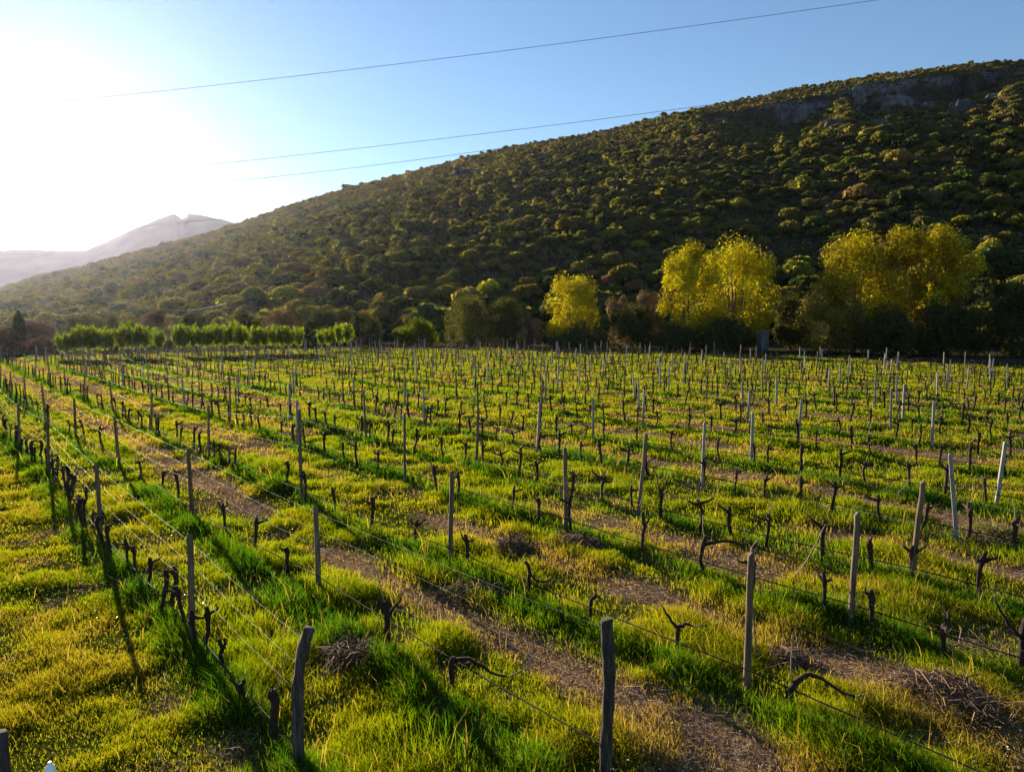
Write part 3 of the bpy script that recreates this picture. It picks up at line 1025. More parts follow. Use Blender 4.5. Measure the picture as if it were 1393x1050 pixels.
def litter_layer():
    n = 150000
    d0, d1 = 6.6, 95.0
    y = d0 * (d1 / d0) ** rng.uniform(0, 1, n)
    x = y * rng.uniform(-.8, .8, n)
    p = x * RN[0] + y * RN[1]; t = x * RD[0] + y * RD[1]
    ok = (rng.random(n) < dryness(p, t) * .9) & (t < TEND)
    x, y = x[ok], y[ok]; n = len(x)
    L = np.exp(rng.normal(-2.7, .6, n)); az = rng.uniform(0, np.pi, n)
    lod = np.clip(y / 12, .8, 5)
    w = .0028 * lod * rng.uniform(.6, 1.5, n)
    d = np.stack([np.cos(az) * L, np.sin(az) * L, rng.normal(0, .35, n) * L], -1)
    c = np.stack([x, y, gz(x, y) + rng.uniform(.01, .08, n)], -1)
    nrm = np.stack([-np.sin(az) * w, np.cos(az) * w, np.zeros(n)], -1)
    up = np.stack([np.zeros(n), np.zeros(n), w], -1)
    V = np.stack([c - d - nrm, c - d + up, c - d + nrm, c + d - nrm, c + d + up, c + d + nrm], 1).reshape(-1, 3)
    i = np.arange(n) * 6
    Q = np.concatenate([np.stack([i, i + 3, i + 4, i + 1], -1), np.stack([i + 1, i + 4, i + 5, i + 2], -1)])
    tag(link('twig_litter', mesh_of('twig_litter', V, Q, None, M['straw'])), 'brown twigs and pruned cane pieces littering the strips between rows', None, None, 'stuff')


litter_layer()

def daisies():
    n = 2600
    y = 6.8 * (40 / 6.8) ** rng.random(n); x = y * rng.uniform(-.8, .8, n)
    k = fbm(x / 2.5, y / 2.5, 131) > .58
    x, y = x[k], y[k]; n = len(x)
    C = np.stack([x, y, gz(x, y) + rng.uniform(.05, .16, n)], -1)
    s_ = rng.uniform(.006, .012, n) * np.clip(y / 12, 1, 2)
    V_, Q_ = cards(C, np.stack([rng.normal(0, .3, n), rng.normal(0, .3, n), np.ones(n)], -1), s_, s_)
    tag(link('meadow_flowers', mesh_of('meadow_flowers', V_, Q_, None, M['whiteplastic'])), 'tiny white flowers dotted through the grass', None, None, 'stuff')


daisies()

# ------------------------------------------------------------------ scrub on the hill
COLS = {
    'dark green': (0.045, 0.058, 0.026), 'olive green': (0.115, 0.105, 0.036), 'mossy green': (0.085, 0.095, 0.028),
    'yellow-green': (0.17, 0.165, 0.03), 'brown': (0.13, 0.10, 0.065), 'grey-green': (0.11, 0.112, 0.075), 'reddish': (0.16, 0.09, 0.07),
}
TIN = {'dark green': .93, 'olive green': .6, 'mossy green': .68, 'yellow-green': .34, 'brown': .14, 'grey-green': .75, 'reddish': .04}
S = []
v = 0.004
while v < 1.0:
    step = 3.35 - .75 * v
    us = np.arange(-1.0, 1.0, 1.0)
    u = -0.98
    while u < 1.0:
        yf, yr = float(foot_Y(u)), float(ridge_Y(u))
        Y = yf + (yr - yf) * v
        uu = u + rng.normal(0, .3) * step / Y
        vv_ = min(.999, max(.0, v + rng.normal(0, .3) * step / (yr - yf) * .9))
        S.append((uu, vv_))
        u += step * 1.0 / Y
    v += step / 275.0
S = np.array(S)
SPt = hill_pt(S[:, 0], S[:, 1])
spx, spy, sdep = project(SPt)
dens = fbm(SPt[:, 0] / 22.0, SPt[:, 1] / 22.0, 101, 3)
crag = sstep(.735, .77, S[:, 1]) * sstep(.86, .82, S[:, 1]) * sstep(.24, .36, S[:, 0])
keepp = np.where(S[:, 1] < .1, 1.0, sstep(.15, .40, dens) * (1 - .45 * crag))
ok = (rng.random(len(S)) < keepp) & (spx > -130) & (spx < 1520)
S, SPt, spx, spy, sdep, dens = S[ok], SPt[ok], spx[ok], spy[ok], sdep[ok], dens[ok]
n = len(S)
sv = S[:, 1]
rad = (2.0 - .92 * sv ** .7) * np.exp(rng.normal(-.05, .38, n)) * np.where(spx < 520, 1.15, 1.0)
rad = np.where(sv < .1, rad * 1.15, rad)
rad = np.clip(rad, .6, 4.6)
# mix of kinds
names = list(COLS)
pk = np.zeros(n, int)
tone = fbm(SPt[:, 0] / 30., SPt[:, 1] / 30., 111, 3) + rng.normal(0, .19, n)
high = sstep(.5, .9, sv)
for i in range(n):
    q = tone[i] - .22 * high[i] + rng.normal(0, .05)
    if q < .16: k = 'brown' if rng.random() < .85 else 'reddish'
    elif q < .27: k = 'brown' if rng.random() < .4 else 'grey-green'
    elif q < .45: k = 'olive green'
    elif q < .58: k = 'mossy green' if rng.random() < .6 else 'yellow-green'
    else: k = 'dark green' if rng.random() < .65 else 'olive green'
    pk[i] = names.index(k)

# shrub templates
def shrub_mesh(seed, nl, ls):
    C, D = bush_points(nl, 1.0, 1.3, 9, seed)
    g = np.random.default_rng(seed + 5)
    V, Q = cards(C, D + g.normal(0, .3, (nl, 3)), ls * g.uniform(.6, 1.3, nl), ls * g.uniform(.8, 1.5, nl))
    return V, Q, np.clip(g.normal(.5, .22, nl), 0, 1)


BIG = [shrub_mesh(200 + i, 700, .10) for i in range(8)]
SMALL = [shrub_mesh(300 + i, 130, .19) for i in range(8)]
BIGM = [mesh_of('shrub', V_, Q_, None, M['shrub'], {'tint': ('FACE', T_)}) for V_, Q_, T_ in BIG]

# the 300 that show largest, outside what the trees in front hide
app = rad / sdep * F
hid = ((spx > 80) & (spx < 415) & (spy > 438)) | ((spx > 900) & (spx < 1055) & (spy > 345)) | ((spx > 1110) & (spx < 1325) & (spy > 330)) | ((spx > 740) & (spx < 820) & (spy > 390)) | (spx < 5) | (spx > 1388) | (spy > 455) | ((spy > 425) & (spx > 590))
score = np.where(hid, -1, app)
order = np.argsort(-score)
ind = order[:292]
rest = order[292:]

ZX = [(-200, 75, 'beyond the dark cypress'), (75, 225, 'behind the near trimmed tree block'), (225, 420, 'behind the long trimmed tree block'),
      (420, 490, 'behind the small trimmed pair'), (490, 600, 'above the low yellow-green hedge'), (600, 735, 'left of the round yellow tree'), (735, 825, 'above the round yellow tree'),
      (825, 895, 'above the tan thicket'), (895, 1060, 'above the twin yellow trees'), (1060, 1125, 'between twin and tall yellow trees'), (1125, 1330, 'above the tall yellow grove'), (1330, 1700, 'right of the tall yellow grove')]
cells = {}
for i in ind:
    zx = next(w for a_, b_, w in ZX if a_ <= spx[i] < b_)
    zy = 'at hill foot' if sv[i] < .07 else 'low' if sv[i] < .2 else 'midway' if sv[i] < .5 else 'high'
    cells.setdefault((names[pk[i]], zy, zx), []).append(i)
NUMW = {2: 'two', 3: 'three', 4: 'four', 5: 'five', 6: 'six', 7: 'seven', 8: 'eight', 9: 'nine', 10: 'ten', 11: 'eleven', 12: 'twelve'}
for (c, zy, zx), L in cells.items():
    L.sort(key=lambda i: spx[i])
    for k, i in enumerate(L):
        m_ = BIGM[int(rng.integers(8))]
        o = link('shrub', m_, None, SPt[i] - np.array([0, 0, .25 * rad[i]]))
        r_ = rad[i]
        o.scale = (r_ * rng.uniform(.75, 1.4), r_ * rng.uniform(.75, 1.4), r_ * rng.uniform(.75, 1.3))
        o.rotation_euler = (0, 0, rng.uniform(0, 6.28))
        cc = np.array(COLS[c]) * np.exp(rng.normal(0, .14)) * (1 + rng.normal(0, .06, 3))
        o.color = (*cc, 1)
        if len(L) == 1: pos = 'lone'
        else: pos = ''
        lb = f"{'lone ' if len(L) == 1 else ''}{c} shrub {zy} {zx}" + ('' if len(L) == 1 else f', {ordw(k + 1)} from left')
        tag(o, lb, 'shrub', 'shrubs on the hillside')

VV_, TT_ = [], []
for i in rest:
    V_, Q_, T_ = SMALL[int(rng.integers(8))]
    r_ = rad[i]; an = rng.uniform(0, 6.28); ca, sa = math.cos(an) * r_ * rng.uniform(.9, 1.15), math.sin(an) * r_ * rng.uniform(.9, 1.15)
    X = V_[:, 0] * ca - V_[:, 1] * sa; Y = V_[:, 0] * sa + V_[:, 1] * ca
    Z = V_[:, 2] * r_ * rng.uniform(.8, 1.2)
    VV_.append(np.stack([X, Y, Z], -1) + SPt[i] - np.array([0, 0, .2 * r_]))
    TT_.append(np.clip(TIN[names[pk[i]]] + rng.normal(0, .06) + (T_ - .5) * .22, 0, 1))
VV_ = np.concatenate(VV_); TT_ = np.concatenate(TT_)
tag(link('scrub', mesh_of('scrub', VV_, np.arange(len(VV_)).reshape(-1, 4), None, M['shrubmass'], {'tint': ('FACE', TT_)})),
    'dense mass of small shrubs covering the hill', 'scrub', None, 'stuff')
print('shrubs', n, 'vines', len(vp), 'posts', sum(len(q) for q in post_xyz.values()))

# low scrub that closes the gaps between the shrubs
nn = 90000
u = rng.uniform(-.8, .8, nn); v = rng.uniform(.0, 1, nn) ** .9
P = hill_pt(u, v)
f_ = fbm(P[:, 0] / 14, P[:, 1] / 14, 121)
k = rng.random(nn) < sstep(.28, .55, f_)
P = P[k]; v = v[k]; f_ = f_[k]
V_, Q_ = cards(P + np.array([0, 0, .25]), rng.normal(0, .7, (len(P), 3)) + np.array([0, -.5, .9]), rng.uniform(.2, .5, len(P)), rng.uniform(.3, .75, len(P)))
tn = np.clip(.62 - .4 * sstep(.5, .9, v) + rng.normal(0, .17, len(P)) + (f_ - .5) * .6, 0, 1)
tag(link('low_scrub', mesh_of('low_scrub', V_, Q_, None, M['shrubmass'], {'tint': ('FACE', tn)})), 'low brown and green scrub between the shrubs of the hill', 'undergrowth', None, 'stuff')

# ------------------------------------------------------------------ crags
def crag_mesh(w, h, d, seed):
    g = np.random.default_rng(seed)
    G = Geo()
    nu, nv = 26, 14
    th = np.linspace(0, 2 * np.pi, nu, endpoint=False); ph = np.linspace(-.35, np.pi / 2, nv)
    A, B = np.meshgrid(th, ph, indexing='ij')
    sq = 1 / (np.abs(np.cos(A)) ** 4 + np.abs(np.sin(A)) ** 4) ** .25
    cr = np.clip(np.cos(B), 0, 1) ** .45
    fa = 1 + .34 * (fbm(A * 3 + seed, B * 2.5, seed, 3) - .5) * 2
    stepn = np.floor(vn(A * 4 + seed * 3, B * 1.2, seed + 3) * 4) / 4
    fa = fa * (.86 + .3 * stepn) * (1 - .28 * sstep(.3, .12, np.abs(vn(A * 5 + seed, A * 0, seed + 7) - .5)))
    X = np.cos(A) * sq * cr * w / 2 * fa; Y = np.sin(A) * sq * cr * d / 2 * fa; Z = np.sin(B) * h * (.8 + .4 * vn(A * 2.2, B, seed + 9))
    V = np.stack([X, Y, Z], -1).reshape(-1, 3)
    idx = np.arange(nu * nv).reshape(nu, nv); nx = np.roll(idx, -1, 0)
    Q = np.stack([idx[:, :-1], nx[:, :-1], nx[:, 1:], idx[:, 1:]], -1).reshape(-1, 4)
    G.add(V, Q)
    return G.mesh('rock_outcrop', M['rock'])


CR = [(980, 168, 22, 14, 'small rusty crag lowest on the ridge line of crags'), (903, 205, 18, 9, 'low grey boulder well downhill of the other crags'), (1062, 160, 34, 24, 'broad dark crag at the near end of the rock band'),
      (1100, 158, 32, 24, 'dark blocky crag beside the broad one in the rock band'), (1170, 133, 34, 30, 'pointed crag that breaks the ochre slope'), (1222, 147, 52, 34, 'largest flat faced grey cliff in the middle of the rock band'),
      (1262, 150, 26, 20, 'narrow shaded crag right against the largest grey cliff'), (1197, 172, 26, 17, 'pale boulder slipped below the largest grey cliff'), (1306, 158, 44, 42, 'tall pale cliff furthest down at the right side of the band'),
      (1356, 142, 36, 26, 'grey crag near the right edge of the frame'), (1135, 172, 30, 16, 'low dark ledge between the blocky and the pointed crag'), (640, 236, 50, 10, 'long dark rock ledge high on the middle of the hill'), (735, 214, 24, 9, 'small rock knob high above the round yellow tree')]
for i, (px, py, w, h, lb) in enumerate(CR):
    P, _v = on_hill(px, py)
    k = project(P)[2] / F
    o = link('rock_outcrop', crag_mesh(w * k, h * k * .95, w * k * .6, 400 + i), None, P - np.array([0, 0, h * k * .5]))
    o.rotation_euler = (0, 0, rng.uniform(-.4, .4))
    tag(o, lb, 'rock', 'rock crags on the hill')

# ------------------------------------------------------------------ trees
def place(px, Y):
    u = (px - CX) / F
    # u is X over optical depth; close to X over Y here
    return np.array([u * Y * 1.0, Y])


def broad_tree(name, px, Y, top_py, width_px, leafmat, lb, cat, group, base_z=0.0, low=.2, nclump=26, leaf=.155, nl=300, stems=3, tmean=.55, squash=1.0):
    X = (px - CX) / F * (Y * CP + 4 * SP)
    dep = Y * CP + SP * CAMH
    topz = CAMH + (ray(px, top_py)[2] / ray(px, top_py)[1]) * Y
    Hh = topz - base_z
    W = width_px / F * dep
    e = empty(name, (X, Y, base_z))
    T = Geo()
    g = rng
    Cl = []
    for i in range(nclump):
        f = g.uniform(low, 1.0)
        prof = math.sin(min(1, (f - low + .12) / (1 - low + .12)) * math.pi * .86 + .25) ** .6 if f < 1 else .4
        a = g.uniform(0, 6.28); q = math.sqrt(g.uniform(.02, 1)) * W * .40 * prof
        Cl.append((math.cos(a) * q, math.sin(a) * q * squash, f * Hh * .93, W * g.uniform(.10, .165)))
    Cl = np.array(Cl)
    for s in range(stems):
        a = g.uniform(0, 6.28); sp = W * .04 * (s > 0)
        b = np.array([math.cos(a) * sp, math.sin(a) * sp, -.2])
        tgt = Cl[g.integers(nclump)]
        top = np.array([tgt[0] * .5, tgt[1] * .5, Hh * .7])
        q = np.linspace(0, 1, 7)[:, None]
        P = b * (1 - q) + top * q + g.normal(0, .1, (7, 3)) * np.array([1, 1, .3])
        T.tube(P, np.linspace(.22, .06, 7) * (Hh / 13) * (1.2 if s == 0 else .8), 7)
        for j in range(5):
            st = P[int(g.integers(2, 6))]; c = Cl[g.integers(nclump)]
            en = c[:3]
            mid = (st + en) / 2 + np.array([0, 0, -.3])
            T.tube([st, mid, en], [.07, .05, .02], 5, cap=False)
    link('trunk', T.mesh('trunk', M['bark'], True), e)
    Vs, ts = [], []
    for cx, cy, cz, cr in Cl:
        d = unit(g.normal(size=(nl, 3)))
        rr = cr * g.uniform(0, 1.12, nl) ** .6
        C = np.array([cx, cy, cz]) + d * rr[:, None] * np.array([1, 1, 1.3])
        Vv, _ = cards(C, .5 * d + 1.0 * unit(C - np.array([0, 0, Hh * .5])) + g.normal(0, .45, (nl, 3)), leaf * g.uniform(.4, .85, nl), leaf * g.uniform(.8, 1.7, nl), up=np.array([0, 0, .8]) + g.normal(0, .45, (nl, 3)) + d * .9)
        Vs.append(Vv); ts.append(np.clip(g.normal(tmean, .17, nl) + g.normal(0, .13), 0, 1))
    Vs = np.concatenate(Vs)
    link('crown', mesh_of('crown', Vs, np.arange(len(Vs)).reshape(-1, 4), None, leafmat, {'tint': ('FACE', np.concatenate(ts))}), e)
    tag(e, lb, cat, group)
    return e


Yt = lambda x: np.interp(x, [480, 700, 1000, 1393], [135, 121, 108, 82])
broad_tree('yellow_tree', 778, 121, 375, 92, M['yellowleaf'], 'small round yellow leaved tree standing alone at the hill foot', 'tree', 'yellow spring trees', low=.2, nclump=48, stems=4)
broad_tree('yellow_tree', 932, 112, 333, 84, M['yellowleaf'], 'left and narrower of the twin yellow trees with a pale hut at their foot', 'tree', 'yellow spring trees', low=.2, nclump=48, stems=3)
broad_tree('yellow_tree', 1002, 112, 322, 125, M['yellowleaf'], 'right and broader of the twin yellow trees with a pale hut at their foot', 'tree', 'yellow spring trees', low=.2, nclump=62, stems=4)
broad_tree('yellow_tree', 1160, 101, 316, 135, M['yellowleaf'], 'first tall yellow tree of the far right grove, rising behind the olive bush', 'tree', 'yellow spring trees', low=.2, tmean=.28, nl=380, nclump=52, stems=3)
broad_tree('yellow_tree', 1225, 99, 309, 105, M['yellowleaf'], 'middle tall yellow tree of the far right grove of three', 'tree', 'yellow spring trees', low=.2, tmean=.28, nl=380, nclump=34, stems=3)
broad_tree('yellow_tree', 1280, 98, 307, 105, M['yellowleaf'], 'last tall yellow tree of the grove, nearest the right edge', 'tree', 'yellow spring trees', low=.2, tmean=.28, nl=380, nclump=52, stems=3)
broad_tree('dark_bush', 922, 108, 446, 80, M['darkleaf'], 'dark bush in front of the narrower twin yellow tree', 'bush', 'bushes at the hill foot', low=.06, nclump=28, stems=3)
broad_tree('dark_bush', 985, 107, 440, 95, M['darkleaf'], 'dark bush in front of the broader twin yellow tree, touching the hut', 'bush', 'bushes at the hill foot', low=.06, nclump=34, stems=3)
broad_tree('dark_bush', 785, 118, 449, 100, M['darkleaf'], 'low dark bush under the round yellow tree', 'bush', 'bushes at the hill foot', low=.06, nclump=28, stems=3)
broad_tree('olive_bush', 1128, 99, 388, 105, M['oliveleaf'], 'olive green bush with pale leaves in front of the tall yellow grove', 'bush', 'bushes at the hill foot', low=.12, nclump=34, stems=4)
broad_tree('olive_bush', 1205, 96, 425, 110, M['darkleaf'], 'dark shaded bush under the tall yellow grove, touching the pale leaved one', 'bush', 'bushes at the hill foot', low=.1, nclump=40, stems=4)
broad_tree('dark_bush', 1290, 95, 415, 120, M['darkleaf'], 'dark evergreen bush under the last tall yellow tree', 'bush', 'bushes at the hill foot', low=.06, nclump=44, stems=4)
broad_tree('dark_bush', 1378, 92, 400, 100, M['darkleaf'], 'dark evergreen bush cut by the right edge below the hill', 'bush', 'bushes at the hill foot', low=.06, nclump=44, stems=4)
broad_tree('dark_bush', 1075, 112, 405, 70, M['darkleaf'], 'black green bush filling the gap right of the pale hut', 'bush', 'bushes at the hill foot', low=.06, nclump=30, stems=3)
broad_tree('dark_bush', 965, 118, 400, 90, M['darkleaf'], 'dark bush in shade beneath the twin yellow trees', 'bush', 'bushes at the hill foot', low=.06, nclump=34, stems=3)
broad_tree('tan_thicket', 842, 122, 402, 60, M['tanleaf'], 'tan leafless thicket right against the round yellow tree', 'thicket', 'tan thickets at the hill foot', low=.1, nclump=24, stems=4)
broad_tree('tan_thicket', 880, 121, 398, 60, M['tanleaf'], 'tan leafless thicket between the other thicket and the twin yellow trees', 'thicket', 'tan thickets at the hill foot', low=.1, nclump=24, stems=4)
broad_tree('dark_bush', 858, 117, 420, 90, M['darkleaf'], 'dark low bush in front of the two tan thickets', 'bush', 'bushes at the hill foot', low=.05, nclump=30, stems=3)
broad_tree('tan_thicket', 722, 124, 430, 42, M['tanleaf'], 'small brown thicket left of the round yellow tree', 'thicket', 'tan thickets at the hill foot', low=.1, nclump=18, stems=3)
broad_tree('dark_bush', 640, 131, 406, 90, M['darkleaf'], 'big dull olive bush midway between the trimmed pair and the round yellow tree', 'bush', 'bushes at the hill foot', low=.06, nclump=40, stems=4, tmean=.85)
broad_tree('dark_bush', 690, 130, 405, 70, M['darkleaf'], 'dark bush filling the gap behind the small brown thicket', 'bush', 'bushes at the hill foot', low=.06, nclump=34, stems=3)
broad_tree('low_hedge', 575, 132, 437, 60, M['pollardleaf'], 'low yellow-green hedge sloping up behind the far posts', 'hedge', 'bushes at the hill foot', low=.08, nclump=26, stems=3, tmean=.25)
broad_tree('low_hedge', 547, 134, 449, 40, M['pollardleaf'], 'lower left end piece of the sloping yellow-green hedge', 'hedge', 'bushes at the hill foot', low=.08, nclump=18, stems=3, tmean=.3)
broad_tree('brown_bush', 8, 98, 455, 70, M['tanleaf'], 'rounded brown bush at the left edge beside the cypress', 'bush', 'brown bushes at the left', low=.05, nclump=30, stems=3, tmean=.15)
broad_tree('brown_bush', 58, 104, 466, 46, M['tanleaf'], 'low grey brown bush between cypress and trimmed trees', 'bush', 'brown bushes at the left', low=.05, nclump=24, stems=3, tmean=.2)
for i, (px, Y, ty, w) in enumerate([(50, 150, 440, 60), (110, 165, 432, 60), (160, 170, 428, 60), (215, 160, 425, 60), (265, 150, 428, 60), (330, 140, 425, 66), (385, 138, 424, 60), (440, 136, 424, 60), (495, 138, 428, 60)]):
    broad_tree('brown_bush', px, Y, ty, w, M['tanleaf'] if i % 3 == 0 else M['darkleaf'], f"{'brown' if i % 3 == 0 else 'dusky'} bush behind the trimmed trees, {ordw(i + 1)} from the left of that line", 'bush', 'bushes behind the trimmed trees', low=.05, nclump=26, stems=3, tmean=.3)


for i, px in enumerate(range(84, 492, 27)):
    Y = float(np.interp(px, [80, 480], [108, 136])) + rng.uniform(0, 6)
    broad_tree('low_bush', px, Y, 463 + rng.uniform(-5, 3), rng.uniform(30, 44), M['darkleaf'] if i % 3 else M['tanleaf'], f"low {'dusky green' if i % 3 else 'brown'} bush among the trimmed tree trunks, {ordw(i + 1)} from the left", 'bush', 'low bushes under the trimmed trees', low=.05, nclump=14, stems=2, tmean=.3)


def cypress():
    px, Y = 28, 112
    X = (px - CX) / F * Y; topz = CAMH + ray(px, 424)[2] / ray(px, 424)[1] * Y
    e = empty('cypress', (X, Y, 0))
    T = Geo(); T.tube([(0, 0, -.2), (0, 0, topz * .6)], [.16, .06], 7); link('trunk', T.mesh('trunk', M['bark'], True), e)
    n = 1800
    z = rng.uniform(.4, topz, n); f = z / topz
    R = .9 * np.clip((1 - f) * 2.2, 0, 1) ** .5 * np.clip(f * 6, .3, 1)
    a = rng.uniform(0, 6.28, n); rr = R * rng.uniform(.4, 1, n) ** .5
    C = np.stack([np.cos(a) * rr, np.sin(a) * rr, z], -1); D = np.stack([np.cos(a), np.sin(a), .4 + 0 * a], -1)
    V_, Q_ = cards(C, D + rng.normal(0, .4, (n, 3)), rng.uniform(.08, .16, n), rng.uniform(.2, .4, n), up=np.array([0, 0, 1.0]) + rng.normal(0, .25, (n, 3)))
    link('crown', mesh_of('crown', V_, Q_, None, M['darkleaf'], {'tint': ('FACE', np.clip(rng.normal(.5, .2, n), 0, 1))}), e)
    tag(e, 'single dark narrow cypress near the left edge of the field', 'tree')


cypress()


def pollard_parts(seed):
    g = np.random.default_rng(seed)
    T = Geo()
    P = np.array([(0, 0, -.15), (g.normal(0, .04), g.normal(0, .04), .9), (g.normal(0, .06), g.normal(0, .06), 1.75)])
    T.tube(P, [.11, .085, .10], 7, wob=.1)
    for i in range(6):
        a = g.uniform(0, 6.28); e = P[-1] + np.array([math.cos(a) * .5, math.sin(a) * .5, g.uniform(.5, 1.2)])
        T.tube([P[-1], (P[-1] + e) / 2 + np.array([0, 0, .1]), e], [.05, .04, .015], 5, cap=False)
    n = 900
    k = g.integers(0, 16, n)
    a16 = g.uniform(0, 6.28, 16); q16 = np.sqrt(g.uniform(0, 1, 16)) * .85; t16 = g.uniform(1.6, 3.0, 16) - q16 * .5
    f = g.uniform(0, 1, n) ** .8
    C = np.stack([np.cos(a16[k]) * q16[k] * (.5 + .7 * f), np.sin(a16[k]) * q16[k] * (.5 + .7 * f), 1.55 + f * t16[k] * .95], -1) + g.normal(0, .1, (n, 3))
    C[:, 2] -= g.uniform(0, .5, n) * (g.random(n) < .25)
    V_, Q_ = cards(C, unit(g.normal(size=(n, 3)) * np.array([1, 1, .35])), g.uniform(.04, .09, n), g.uniform(.14, .32, n), up=np.array([0, 0, 1.0]) + g.normal(0, .2, (n, 3)))
    return T.mesh('trunk', M['palebark'], True), mesh_of('crown', V_, Q_, None, M['pollardleaf'], {'tint': ('FACE', np.clip(g.normal(.5, .22, n), 0, 1))})


POL = [pollard_parts(500 + i) for i in range(6)]
xs1 = [82, 93, 103, 112, 121, 131, 141, 150]; xs2 = [169, 179, 189, 199]; xs3 = [215]; xs4 = [243, 254, 264, 275, 285, 296, 307, 318, 329, 340, 351, 362, 373, 384, 395, 404]; xs5 = [437, 449, 461, 473]
first = {}
for blk, xs in (('the near block', xs1), ('the second block', xs2), ('', xs3), ('the long block', xs4), ('the far pair block', xs5)):
    for j, px in enumerate(xs):
        px2 = px + rng.uniform(-2, 2)
        by = np.interp(px, [80, 410, 480], [489, 480, 474])
        b = flat(px2, by)
        k = int(rng.integers(6))
        if k not in first:
            e = empty('pollard_tree'); link('trunk', POL[k][0], e); link('crown', POL[k][1], e); first[k] = e
        else:
            e = copy_tree(first[k])
        e.location = (b[0], b[1], 0); e.rotation_euler = (0, 0, rng.uniform(0, 6.28))
        top = np.interp(px, [80, 95, 130, 170, 196, 215, 243, 330, 400, 437, 470], [452, 447, 443, 445, 441, 448, 446, 441, 445, 449, 440]) + rng.normal(-1.5, 2.6)
        dep = project([b[0], b[1], 0])[2]
        Hh = (by - top) / F * dep / 4.3
        wk = 1.02 if len(xs) > 1 else 1.3
        e.scale = (Hh * wk * rng.uniform(.9, 1.15), Hh * wk * rng.uniform(.9, 1.15), Hh)
        lb = 'lone trimmed green tree standing between the second and the long block' if not blk else f'trimmed fresh green tree, {ordw(j + 1)} from the left in {blk} of its row'
        tag(e, lb, 'tree', 'trimmed green trees at the far field edge')

# ------------------------------------------------------------------ hut, poles, cables, bottle
def hut():
    px, Y = 1037, 109
    X = (px - CX) / F * Y
    e = empty('hut', (X, Y, 0), -.35)
    g = Geo(); g.box((-.85, -.8, -.3), (.85, .8, 2.9)); link('wall', g.mesh('wall', M['hutwall']), e)
    g = Geo(); g.box((-1.0, -.95, 2.902), (1.0, .95, 3.05)); link('roof', g.mesh('roof', M['hutroof']), e)
    d = Geo(); d.box((-.4, -.86, .0), (.4, -.803, 1.95)); do = link('door', d.mesh('door', M['hutdoor']), e)
    h = Geo(); h.tube([(.3, -.9, .95), (.3, -.9, 1.1)], [.02, .02], 6); link('handle', h.mesh('handle', M['wire']), do)
    tag(e, 'narrow pale blue grey hut half hidden at the foot of the twin yellow trees', 'hut')


hut()


def pole(px, top_py, Y, lb):
    X = (px - CX) / F * Y
    tz = CAMH + ray(px, top_py)[2] / ray(px, top_py)[1] * Y
    gzb = 0.0
    u = X / Y
    if Y > foot_Y(u):
        v = (Y - foot_Y(u)) / (ridge_Y(u) - foot_Y(u)); gzb = float(hill_pt(u, v)[2])
    e = empty('utility_pole', (X, Y, gzb))
    h = tz - gzb
    g = Geo(); g.tube([(0, 0, -.5), (0, 0, h)], [.16, .11], 8); link('pole', g.mesh('pole', M['wood']), e)
    g = Geo(); g.box((-.7, -.06, h - .35), (.7, -.0, h - .22)); link('crossarm', g.mesh('crossarm', M['wood']), e)
    tag(e, lb, 'pole', 'wooden utility poles')
    return np.array([X, Y, tz - .2])


A1 = pole(178, 408, 215, 'thin utility pole on the low rise behind the trimmed trees, cables meeting at it')
A2 = pole(312, 411, 185, 'thin utility pole behind the long block of trimmed trees')
A0 = pole(26, 419, 260, 'distant utility pole just above the cypress')
A3 = np.array([(470 - CX) / F * 170, 170, CAMH + ray(470, 424)[2] / ray(470, 424)[1] * 170])


def cable(a_, b_, sag, rad, mat, lb, group):
    q = np.linspace(0, 1, 25)[:, None]
    P = a_ * (1 - q) + b_ * q; P[:, 2] -= sag * 4 * q[:, 0] * (1 - q[:, 0])
    g = Geo(); g.tube(P, rad, 5, cap=False)
    tag(link('overhead_cable', g.mesh('overhead_cable', mat)), lb, 'cable', group)


cable(A0, A1, 3.2, .05, M['litcable'], 'sunlit sagging cable from the cypress side pole to the pole on the rise', 'low cables')
cable(A1, A2, 2.4, .045, M['litcable'], 'sunlit sagging cable between the two poles behind the trimmed trees', 'low cables')
cable(A0 + np.array([-90, 30, 2.5]), A0, 2.5, .04, M['litcable'], 'sunlit cable leaving the frame at the far left', 'low cables')


def sky_cable(pts, Y0, Y1, lb):
    """through two photo points, carried straight on to both sides"""
    (x0, y0), (xm, ym), (x1, y1) = pts
    a_ = np.array([0, 0, CAMH]) + ray(x0, y0) * Y0 / ray(x0, y0)[1]
    m_ = np.array([0, 0, CAMH]) + ray(xm, ym) * ((Y0 + Y1) / 2) / ray(xm, ym)[1]
    b_ = np.array([0, 0, CAMH]) + ray(x1, y1) * Y1 / ray(x1, y1)[1]
    q = np.linspace(-.55, 1.5, 60)[:, None]
    P = a_ * ((q - .5) * (q - 1) / .5) + m_ * (q * (q - 1) / -.25) + b_ * (q * (q - .5) / .5)
    g = Geo(); g.tube(P, .036, 5, cap=False)
    tag(link('overhead_cable', g.mesh('overhead_cable', M['cable'])), lb, 'cable', 'power cables across the sky')


sky_cable([(165, 130), (650, 74), (1195, 0)], 118, 105, 'highest thin power cable crossing the sky above the hill')
sky_cable([(190, 234), (540, 196), (890, 153)], 128, 114, 'middle thin power cable meeting the hill line above the round yellow tree')
sky_cable([(130, 263), (370, 241), (610, 212)], 134, 124, 'lower thin power cable meeting the hill line far left of the yellow trees')
sky_cable([(150, 312), (260, 302), (370, 291)], 139, 133, 'lowest thin power cable passing in front of the distant mountain')


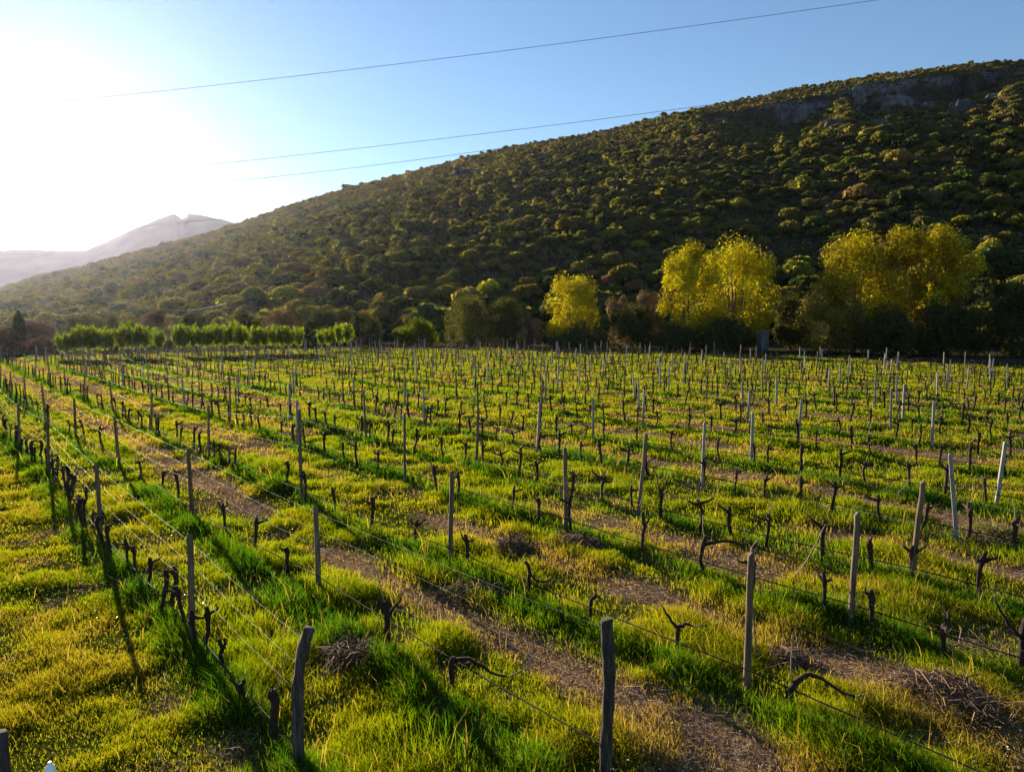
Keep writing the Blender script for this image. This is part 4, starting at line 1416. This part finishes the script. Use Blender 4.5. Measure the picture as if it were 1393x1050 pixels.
def bottle():
    b = flat(70, 1075)
    X, Y = b
    dref = project([X, Y, 0])[2]
    top = plane_pt(70, 1034, dref)
    e = empty('bottle_on_stake', (X, Y, 0))
    h = top[2]
    g = Geo(); g.tube([(0, 0, -.2), (.005, 0, h - .12)], [.016, .014], 6); link('stake', g.mesh('stake', M['wood']), e)
    g = Geo(); g.tube([(0, 0, h - .3), (0, 0, h - .29), (0, 0, h - .09), (0, 0, h - .05), (0, 0, h - .025), (0, 0, h)], [.05, .054, .054, .045, .022, .02], 14)
    bo = link('bottle', g.mesh('bottle', M['whiteplastic'], True), e)
    tag(e, 'white plastic bottle upturned on a stake at the bottom edge', 'bottle')


bottle()

# ------------------------------------------------------------------ haze
g = Geo(); g.box((-2600, -60, -3.0), (2600, 2600, 262))
hz = link('haze', None or g.mesh('haze', None))
m, nt = new_mat('haze_air')
pv = N(nt, 'ShaderNodeVolumePrincipled'); pv.inputs['Color'].default_value = (0.74, 0.76, 1.0, 1)
pv.inputs['Density'].default_value = 0.000021; pv.inputs['Anisotropy'].default_value = 0.75
o_ = N(nt, 'ShaderNodeOutputMaterial'); nt.links.new(pv.outputs[0], o_.inputs['Volume'])
hz.data.materials.append(m)
tag(hz, 'thin bright haze over the valley', None, None, 'stuff')

# ------------------------------------------------------------------ light and camera
SUN_EL, SUN_AZ = math.radians(13.0), math.radians(-33.1)      # azimuth from +Y, negative to the left
sd = Vector((math.sin(SUN_AZ) * math.cos(SUN_EL), math.cos(SUN_AZ) * math.cos(SUN_EL), math.sin(SUN_EL)))
L = bpy.data.lights.new('sun', 'SUN'); L.energy = 5.0; L.angle = math.radians(0.55); L.color = (1.0, 0.86, 0.64)
lo = bpy.data.objects.new('sun', L); COL.objects.link(lo)
lo.rotation_euler = sd.to_track_quat('Z', 'Y').to_euler()
lo.location = (-30, 50, 60)
W = bpy.data.worlds.new('World'); SC.world = W; W.use_nodes = True
nt = W.node_tree; nt.nodes.clear()
sky = nt.nodes.new('ShaderNodeTexSky'); sky.sky_type = 'NISHITA'; sky.sun_disc = False
sky.sun_elevation = SUN_EL; sky.sun_rotation = SUN_AZ
sky.air_density = 1.0; sky.dust_density = 0.06; sky.ozone_density = 3.0; sky.altitude = 100
bg = nt.nodes.new('ShaderNodeBackground'); bg.inputs['Strength'].default_value = 0.054
wo = nt.nodes.new('ShaderNodeOutputWorld')
hs = nt.nodes.new('ShaderNodeHueSaturation'); hs.inputs['Saturation'].default_value = 1.0
nt.links.new(sky.outputs[0], hs.inputs['Color']); nt.links.new(hs.outputs[0], bg.inputs[0]); nt.links.new(bg.outputs[0], wo.inputs['Surface'])

cam = bpy.data.cameras.new('camera'); co = bpy.data.objects.new('camera', cam); COL.objects.link(co)
cam.sensor_width = 36; cam.lens = F / 1393 * 36; cam.clip_end = 9000; cam.clip_start = .1
co.location = (0, 0, CAMH); co.rotation_euler = (math.pi / 2 - PITCH, 0, 0)
SC.camera = co
SC.view_settings.view_transform = 'Standard'; SC.view_settings.look = 'None'
SC.view_settings.exposure = 1.75; SC.view_settings.gamma = 1.0
SC.render.engine = 'CYCLES'
SC.cycles.max_bounces = 6; SC.cycles.diffuse_bounces = 3; SC.cycles.transmission_bounces = 4; SC.cycles.volume_bounces = 0
SC.cycles.use_denoising = True
